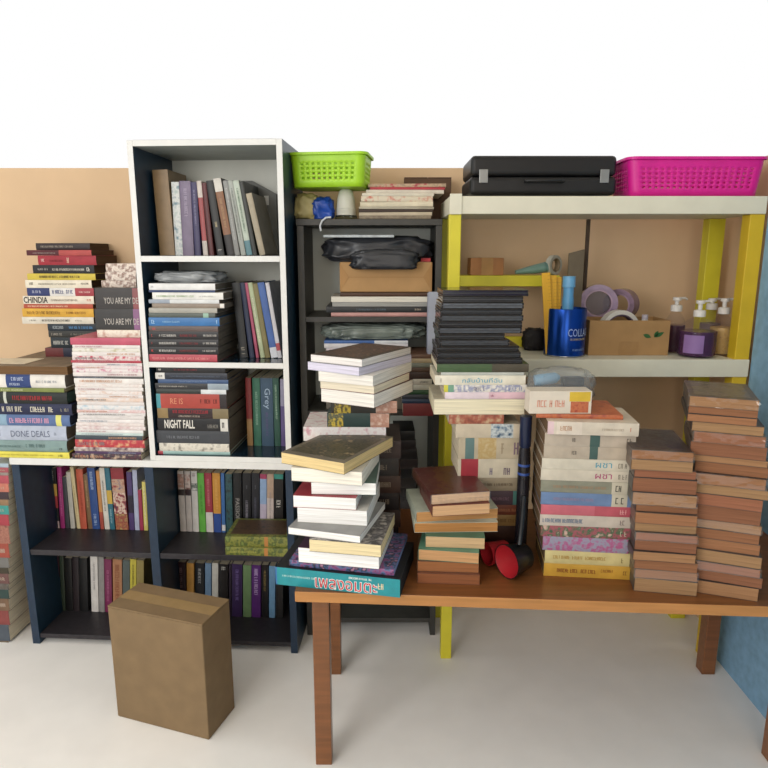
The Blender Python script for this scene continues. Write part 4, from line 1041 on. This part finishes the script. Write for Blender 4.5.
# ================================================================== yellow and white shelving on the right
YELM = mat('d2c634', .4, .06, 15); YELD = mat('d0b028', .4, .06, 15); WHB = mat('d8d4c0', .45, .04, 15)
FS = Frame(0, 1.80, 0)
def sz(py, d=0): return FS.at(600, py, d).z
zT1, zT0, zL1, zL0 = sz(196), sz(214), sz(359.5), sz(377)
su = tag(empty('shelving_unit', (.6, 1.80, 0)), 'shelving unit with yellow posts and white boards against the right wall', 'shelf')
def sp(name, x0, x1, y0, y1, z0, z1, mts, bev=.002):
    return MB().box(x0-.6, x1-.6, y0-1.8, y1-1.8, z0, z1).build(name, mts, su, bevel=bev)
pxl, pxr = FS.at(449, 240).x, FS.at(461, 240).x
qxl, qxr = .988, 1.041
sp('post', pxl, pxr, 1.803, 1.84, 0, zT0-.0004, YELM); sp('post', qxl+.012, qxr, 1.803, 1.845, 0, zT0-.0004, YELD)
sp('post', pxl, pxr, 2.035, 2.07, 0, zT0-.0004, YELM)
rxl, rxr = W0.at(704, 280, 2.03).x, W0.at(720, 280, 2.03).x
sp('post', rxl, rxr, 2.03, 2.072, 0, zT0-.0004, YELM)
def board(nm, z0, z1, x0=None):
    x0 = x0 or pxl
    pts = [(x0-.6, 0), (qxr-.6, 0), (qxr-.6, .06), (rxr-.6, .235), (rxr-.6, .275), (x0-.6, .275)]
    MB().poly(pts, z0, z1).build(nm, WHB, su, bevel=.002)
board('shelf_board', zT0, zT1)
sp('end_cap', pxl, pxr, 1.796, 1.7998, zT0-.001, zT1+.006, WHB, .001)
# lower board fits between the posts
pts = [(pxr+.0005-.6, -.002), (qxr-.6, -.002), (qxr-.6, .0025), (qxl+.0115-.6, .0025), (qxl+.0115-.6, .05), (rxl-.001-.6, .229), (rxl-.001-.6, .272), (pxr+.0005-.6, .272)]
MB().poly(pts, zL0, zL1).build('shelf_board', WHB, su, bevel=.002)
dvx = W0.at(586, 280, 2.06).x
def sx0(px): return W0.at(px, 280, 2.03).x
za, zb2 = W0.at(500, 275.5, 2.03).z, W0.at(500, 286.5, 2.03).z
zc_, zd_ = W0.at(500, 337.5, 2.03).z, zL1+.0003
sp('rail', pxr+.0005, sx0(560)-0, 2.03, 2.13, zb2, za, YELM); sp('rail', pxr+.0005, sx0(560)-0, 2.05, 2.069, zd_, max(zc_, zd_+.018), YELM)
sp('divider_strip', dvx-.006, dvx+.004, 2.062, 2.0755, zL1+.0003, zT0-.0003, mat('4a3a2c', .6, .15, 20), .001)

zs = zL1+.0004
def sx(px, py, y): return W0.at(px, py, y).x
# can of pencils
Y = 1.885
cn = tag(empty('tin_can', (sx(565, 330, Y), Y, zs)), 'shiny blue tin can with white lettering holding yellow rulers', 'can')
rc_ = (sx(585, 330, Y)-sx(545, 330, Y))/2; hc = W0.at(563, 309.5, Y-rc_).z-zs
BLU = mat('0d3f94', .25, .08, 10, .7)
MB().lathe([(0, .002), (rc_*.97, .0), (rc_, .002), (rc_, hc-.003), (rc_*.98, hc), (rc_*.96, hc-.002), (rc_*.955, .006), (0, .006)], 48).build('can_body', BLU, cn, True)
MB().lathe([(rc_+.0004, .0), (rc_+.001, .0015), (rc_+.0004, .004)], 48).build('base_rim', mat('9a9c9e', .25, .05, 10, .9), cn, True)
def wrap_text(s, a0, a1, z0, z1, r, m, parent, nm='lettering'):
    tv, tf = text_geo(s) if s else strokes((a1-a0)*r, z1-z0)
    mb = MB(); mb.add([(r*math.sin(a0+x*(a1-a0)), -r*math.cos(a0+x*(a1-a0)), z0+y*(z1-z0)) for x, y in tv], tf)
    mb.build(nm, m, parent)
wrap_text('COLLAGEN', -.12, 1.55, hc*.44, hc*.60, rc_+.0006, mat('b8c4d8', .4), cn)
wrap_text(None, .0, .95, hc*.36, hc*.40, rc_+.0006, mat('c8b070', .4), cn)
wrap_text(None, .1, .9, hc*.14, hc*.18, rc_+.0006, mat('7a94c0', .4), cn)
def in_can(nm, px, w, d, ptop, col, lab, cat, dy, lean=0):
    zt_ = W0.at(px, ptop, Y).z-zs
    o = tag(empty(nm, (sx(px, 300, Y), Y+dy, zs+.0065)), lab, cat, 'yellow rulers in the blue can' if nm == 'ruler' else None)
    o.rotation_euler = (0, lean, 0)
    return o, zt_-.007
for k, (px, dy, ptop, ln) in enumerate(((552, -.018, 272, -.10), (556, -.008, 275, -.06), (559, .004, 277, -.02))):
    lab = ['leftmost yellow ruler in the blue can', 'middle yellow ruler in the blue can', 'rightmost yellow ruler in the blue can, beside the blue tube'][k]
    o, h = in_can('ruler', px-1, 0, 0, ptop, 0, lab, 'ruler', dy, ln)
    o.location.x += .0
    MB().box(-.0125, .0125, -.002, .002, 0, h).build('ruler_blade', mat('d9a52a', .4, .06, 15), o, bevel=.0015)
    mb = MB()
    for q in range(int(h/.01)): mb.box(.004 if q % 5 else -.001, .0122, -.0024, -.0021, .006+q*.01, .0068+q*.01)
    mb.build('tick_marks', mat('a87a18', .5), o)
o, h = in_can('tube', 568, 0, 0, 276, 0, 'pale blue tube with a wide cap standing in the blue can', 'tube', .0)
MB().lathe([(0, 0), (.0165, 0), (.0165, h*.7), (.015, h*.75), (.015, h*.86)], 26).build('tube_body', mat('5a9ac8', .3), o, True)
MB().lathe([(.0152, h*.858), (.0185, h*.86), (.0185, h), (0, h)], 26).build('cap', mat('6aa4cc', .3), o, True)

# small things on the yellow rail
bx2 = tag(empty('parcel_box', (sx(486, 266, 2.06), 2.055, za+.0004)), 'small brown taped box on the yellow rail', 'box')
w = (sx(500, 266, 2.04)-sx(467, 266, 2.04))/2; hh2 = W0.at(486, 258, 2.04).z-za
MB().box(-w, w, -.02, .06, 0, hh2).build('box_body', mat('a87242', .6, .1, 25), bx2, bevel=.002)
MB().box(-w*.35, w*.35, -.0206, .0606, -.0, hh2+.0006).build('packing_tape', mat('b08450', .15, .1, 25), bx2)
gt = tag(empty('tube', (sx(516, 272, 2.07), 2.08, za+.0004)), 'grey green tube lying on the yellow rail', 'tube')
gt.rotation_euler = (0, 0, 0)
t1 = MB().tube([(0, 0, .008), (.03, 0, .013), (.06, 0, .018), (.092, 0, .024)], [.006, .010, .014, .016], 16).build('tube_body', mat('6f8f84', .4, .1), gt, True)
t2 = MB().tube([(.0925, 0, .024), (.103, 0, .026)], [.0165, .0165], 16).build('cap', mat('5f8078', .4), gt, True)
tr = tag(empty('tape_roll', (sx(555, 265, 2.07), 2.085, za+.0004)), 'clear tape roll standing on the yellow rail above the rulers', 'tape')
MR = Matrix.Translation((0, 0, .031)) @ Matrix.Rotation(R(38), 4, 'Z') @ Matrix.Rotation(R(90), 4, 'X')
MB().lathe([(.022, -.009), (.031, -.009), (.031, .009), (.022, .009), (.022, -.009)], 36, M=MR).build('tape', mat('b4b4a8', .2, .1), tr, True)
MB().lathe([(.019, -.0092), (.0218, -.0092), (.0218, .0092), (.019, .0092), (.019, -.0092)], 36, M=MR).build('core', mat('8a7a60', .7), tr, True)
gb_ = tag(empty('board', (sx(574, 300, 2.01), 2.012, zs)), 'grey brown board standing behind the blue can', 'board')
w = (sx(582, 300, 2.01)-sx(567, 300, 2.01))/2; h1 = W0.at(575, 252, 2.01).z-zs
MB().add([(-w,-.004,0),(w,-.004,0),(w,-.004,h1+.008),(-w,-.004,h1-.004),(-w,.004,0),(w,.004,0),(w,.004,h1+.008),(-w,.004,h1-.004)], [(0,1,2,3),(1,5,6,2),(5,4,7,6),(4,0,3,7),(3,2,6,7),(1,0,4,5)]).build('board_panel', mat('6f6350', .7, .15, 20), gb_)
pg_ = blob('cloth_pouch', .075, .06, .07, mat('1d1a1c', .6, .2, 30), None, 41, .3, 2.5, 4); pg_.matrix_basis = Matrix.Translation((sx(535, 330, 1.98), 1.985, zs)); tag(pg_, 'black cloth pouch on the lower white board beside the blue can', 'pouch')
# carton with leaves
Y = 1.875
cbx = tag(empty('cardboard_box', (sx(629, 340, Y), Y, zs)), 'open cardboard box with printed green leaves on the lower white board', 'box')
w = (sx(669, 340, Y)-sx(589, 340, Y))/2; hb2 = W0.at(629, 320.5, Y).z-zs; dpt = .12
CBM = mat('a07c50', .75, .08, 20)
MB().box(-w, w, 0, .003, 0, hb2).build('front_panel', CBM, cbx)
MB().box(-w, w, dpt-.003, dpt, 0, hb2).build('rear_panel', CBM, cbx)
MB().box(-w, -w+.003, .003, dpt-.003, 0, hb2).build('side_panel', CBM, cbx); MB().box(w-.003, w, .003, dpt-.003, 0, hb2).build('side_panel', CBM, cbx)
MB().box(-w+.003, w-.003, .003, dpt-.003, 0, .003).build('base_panel', CBM, cbx)
mb = MB()
def leaf(cx, cz, l, wd, an):
    pts = []
    for q in range(9):
        t = q/8; pts.append((t*l, wd*math.sin(math.pi*t)))
    for q in range(7, 0, -1):
        t = q/8; pts.append((t*l, -wd*math.sin(math.pi*t)))
    ca, sa = math.cos(an), math.sin(an)
    v = [(cx+x*ca-z*sa, -.0005, cz+x*sa+z*ca) for x, z in pts]
    mb.add(v, [tuple(range(len(v)))])
leaf(w*.34, hb2*.6, .026, .006, R(-20)); leaf(w*.62, hb2*.52, .022, .0055, R(60)); leaf(w*.62, hb2*.52, .032, .006, R(28))
mb.build('leaf_print', mat('2c5a2c', .6), cbx)
fp = MB().box(-w*.25, w*.25, -.0005, 0, 0, hb2*.4).build('tape_patch', mat('987448', .5), cbx)
# tape rolls
def roll(px, py, Y_, Rr, wd, yaw, label, c1, c2, z=None, tilt=0, core=.72, wrap=False):
    t = tag(empty('tape_roll', (sx(px, py, Y_), Y_, (z if z is not None else zs)+Rr+.0005)), label, 'tape')
    M_ = Matrix.Rotation(R(yaw), 4, 'Z') @ Matrix.Rotation(R(90+tilt), 4, 'X')
    MB().lathe([(Rr*core, -wd/2), (Rr, -wd/2), (Rr, wd/2), (Rr*core, wd/2), (Rr*core, -wd/2)], 40, M=M_).build('tape', c1, t, True)
    MB().lathe([(Rr*core-.004, -wd/2-.0004), (Rr*core-.0002, -wd/2-.0004), (Rr*core-.0002, wd/2+.0004), (Rr*core-.004, wd/2+.0004), (Rr*core-.004, -wd/2-.0004)], 40, M=M_).build('core', c2, t, True)
    if wrap: MB().lathe([(0, .001), (Rr*core-.005, .001), (Rr*core-.005, -.001), (0, -.001)], 32, M=M_).build('plastic_wrapping', clear('6a6470', .15, 1.2, 'grey_film', .6), t)
    return t
PUR = mat('8f7a94', .15, .25, 40); LAV = mat('a58aa0', .3, .1)
zsup = W0.at(600, 320, 1.95).z
r1 = roll(598, 300, 2.02, .058, .05, -14, 'large purple tinted tape roll behind the open cardboard box', PUR, LAV, zsup-.012, wrap=True)
r2 = roll(621, 305, 2.06, .05, .05, -40, 'second purple tinted tape roll leaning right of the large one', mat('8a7486', .15, .3, 40), LAV, zsup-.012)
# the crate the rolls rest on, seen at the left of the box
kb = tag(empty('carton', (sx(606, 340, 2.04), 2.027, zs)), 'plain brown carton behind the open cardboard box, under the tape rolls', 'box')
w2 = .062
MB().box(-.06, .10, -.028, .05, 0, zsup-.012-zs-.0003).build('carton_body', mat('7a5f40', .8, .1, 20), kb, bevel=.002)
MB().box(-.06, .10, -.0285, .0505, .02, .04).build('packing_tape', mat('8a6c46', .3, .1, 20), kb)
wr = roll(619, 322, 1.94, .0625, .028, 8, 'white tape roll standing in the open cardboard box', mat('cfcac0', .4, .05), mat('5a4a58', .5), zs+.003, 0, .8)
tb2 = tag(empty('tube', (sx(645, 325, 1.93), 1.935, zs+.0035)), 'white tube standing in the open cardboard box', 'tube')
MB().lathe([(0, 0), (.010, 0), (.010, hb2*.9), (.008, hb2*.95)], 20).build('tube_body', mat('c8c4c0', .4), tb2, True); MB().lathe([(.0082, hb2*.945), (.009, hb2*.95), (.009, hb2*1.08), (0, hb2*1.08)], 20).build('cap', mat('b0a8b0', .4), tb2, True)

# pump bottles
def pump(px, Y_, ptop, R_, hbody, liquid, label, level=.8, lab=None, rz=0, pellets=False, clearcol='7a6c76'):
    t = tag(empty('pump_bottle', (sx(px, 330, Y_), Y_, zs)), label, 'bottle', 'pump bottles on the lower white board')
    t.rotation_euler = (0, 0, rz)
    ht = W0.at(px, ptop, Y_).z-zs; hb_ = hbody
    prof = [(0, .001), (R_*.9, 0), (R_, .006), (R_, hb_*.68), (R_*.92, hb_*.8), (R_*.6, hb_*.92), (.0125, hb_), (.0125, hb_+.006)]
    MB().lathe(prof, 36).build('bottle_body', clear(clearcol, .05, 1.25, 'bottle_plastic', .10), t, True)
    lv = hb_*level
    pl = [(0, .003), (R_*.88, .003), (R_*.965, .007), (R_*.965, min(lv, hb_*.68)), (0, min(lv, hb_*.68))]
    MB().lathe(pl, 36).build('liquid', liquid, t, True)
    if lab:
        g = MB(); a0, a1 = lab[1], lab[2]; n = 14
        v = []
        for q in range(n+1):
            a = a0+(a1-a0)*q/n
            for z in (hb_*.12, hb_*.58): v.append(((R_+.0006)*math.sin(a), -(R_+.0006)*math.cos(a), z))
        g.add(v, [(2*q, 2*q+2, 2*q+3, 2*q+1) for q in range(n)]).build('paper_label', lab[0], t, True)
    WP = mat('d6d2cc', .35, .03)
    zc = hb_+.002
    pk = MB().lathe([(.0128, zc), (.0165, zc), (.0165, zc+.016), (.014, zc+.019), (.006, zc+.020), (.006, zc+.026), (.0, zc+.026)], 28).build('pump_collar', WP, t, True)
    hz = ht-.007
    hd_ = MB().lathe([(.0065, zc+.0262), (.0065, hz-.004), (.012, hz-.003), (.012, hz+.006), (.0, hz+.007)], 22).build('pump_head', WP, t, True)
    MB().tube([(.006, 0, hz+.003), (.026, 0, hz+.004), (.034, 0, hz-.001)], [.0042, .0036, .003], 10).build('nozzle', WP, hd_, True)
PLIQ = mat('3c1540', .15, .1, 10); 
pump(698, 1.862, 300, .053, .114, PLIQ, 'large round pump bottle with purple liquid and a lilac label', .66, (mat('8a6aa0', .5, .08), -1.15, -.1))
pump(674.5, 1.95, 297, .030, .122, mat('4a2c3c', .2, .1), 'slim pump bottle with dark plum liquid behind the large purple bottle', .75, None, .2)
pump(709.5, 1.985, 298, .030, .124, mat('7a6a60', .3, .1), 'pump bottle with pale liquid, rearmost of the pump bottles', .7, None, .2)
pump(722, 1.905, 298, .034, .118, mott(['c8963c','d8b060','b8843a'], 140), 'pump bottle filled with yellow beads, rightmost of the bottles', .8, None, .0)

# on the top board -------------------------------------------------------
zt1 = zT1+.0004
Y = 1.84
ca, cb3 = sx(470, 185, Y), sx(617, 185, Y); zca = W0.at(540, 155, Y).z
cs = tag(empty('equipment_case', ((ca+cb3)/2, Y, zt1)), 'black hard plastic case with latches on the top white board', 'case')
w = (cb3-ca)/2; hh3 = zca-zt1
BC = mat('121214', .4, .15, 30)
MB().box(-w, w, 0, .20, .006, hh3*.5).build('lower_shell', BC, cs, bevel=.012, seg=4)
MB().box(-w+.002, w-.002, .002, .198, hh3*.5+.001, hh3).build('upper_shell', BC, cs, bevel=.012, seg=4)
for s in (-1, 1):
    MB().box(s*w*.82-.012, s*w*.82+.012, -.004, .0, hh3*.34, hh3*.66).build('latch', mat('8a8c8c', .3, .1, 10, .6), cs, bevel=.001)
    for yy in (.03, .17): MB().lathe([(0, 0), (.009, 0), (.01, .006), (0, .0065)], 16, cx=s*w*.7, cy=yy).build('foot', BC, cs, True)
MB().tube([(-.05, .0, hh3*.38), (-.05, -.016, hh3*.38), (-.042, -.022, hh3*.38), (.042, -.022, hh3*.38), (.05, -.016, hh3*.38), (.05, .0, hh3*.38)], .005, 10).build('handle', BC, cs, True)
Y = 1.815
pa, pb2 = sx(632, 180, Y), sx(766, 180, Y)
basket('plastic_basket', (pa+pb2)/2, Y+.095, zt1, (pb2-pa)*1.03, .17, .105, 'd01c8c', 'magenta pink plastic basket with square holes on the top white board', .93, (1,2,3,4,5), 18)

# ================================================================== light
w_ = bpy.data.worlds.new('world'); SC.world = w_; w_.use_nodes = True
bg = w_.node_tree.nodes['Background']; bg.inputs['Color'].default_value = (1, 1, 1, 1); bg.inputs['Strength'].default_value = WORLD
def area(nm, loc, rot, sx_, sy_, e, col):
    l = bpy.data.lights.new(nm, 'AREA'); l.shape = 'RECTANGLE'; l.size, l.size_y, l.energy, l.color = sx_, sy_, e, col
    o = bpy.data.objects.new(nm, l); C.objects.link(o); o.location = loc; o.rotation_euler = rot; return o
def aim(o, t): o.rotation_euler = (Vector(t)-o.location).to_track_quat('-Z', 'Y').to_euler()
k = area('window_light', (-1.5, -.7, 1.7), (0, 0, 0), 1.2, 1.4, KEY, (1, .985, .955)); aim(k, (-.1, 1.6, .8))
k2 = area('front_fill_light', (.1, -1.7, 1.5), (0, 0, 0), 1.0, 1.0, 14.0, (1, .96, .9)); aim(k2, (.4, 1.9, 1.05))  # added fill lamp, no window there; brightens the wall behind the right shelves
vs = SC.view_settings; vs.view_transform = 'Standard'; vs.look = 'None'; vs.gamma = 1; vs.use_curve_mapping = False; vs.exposure = EXPO
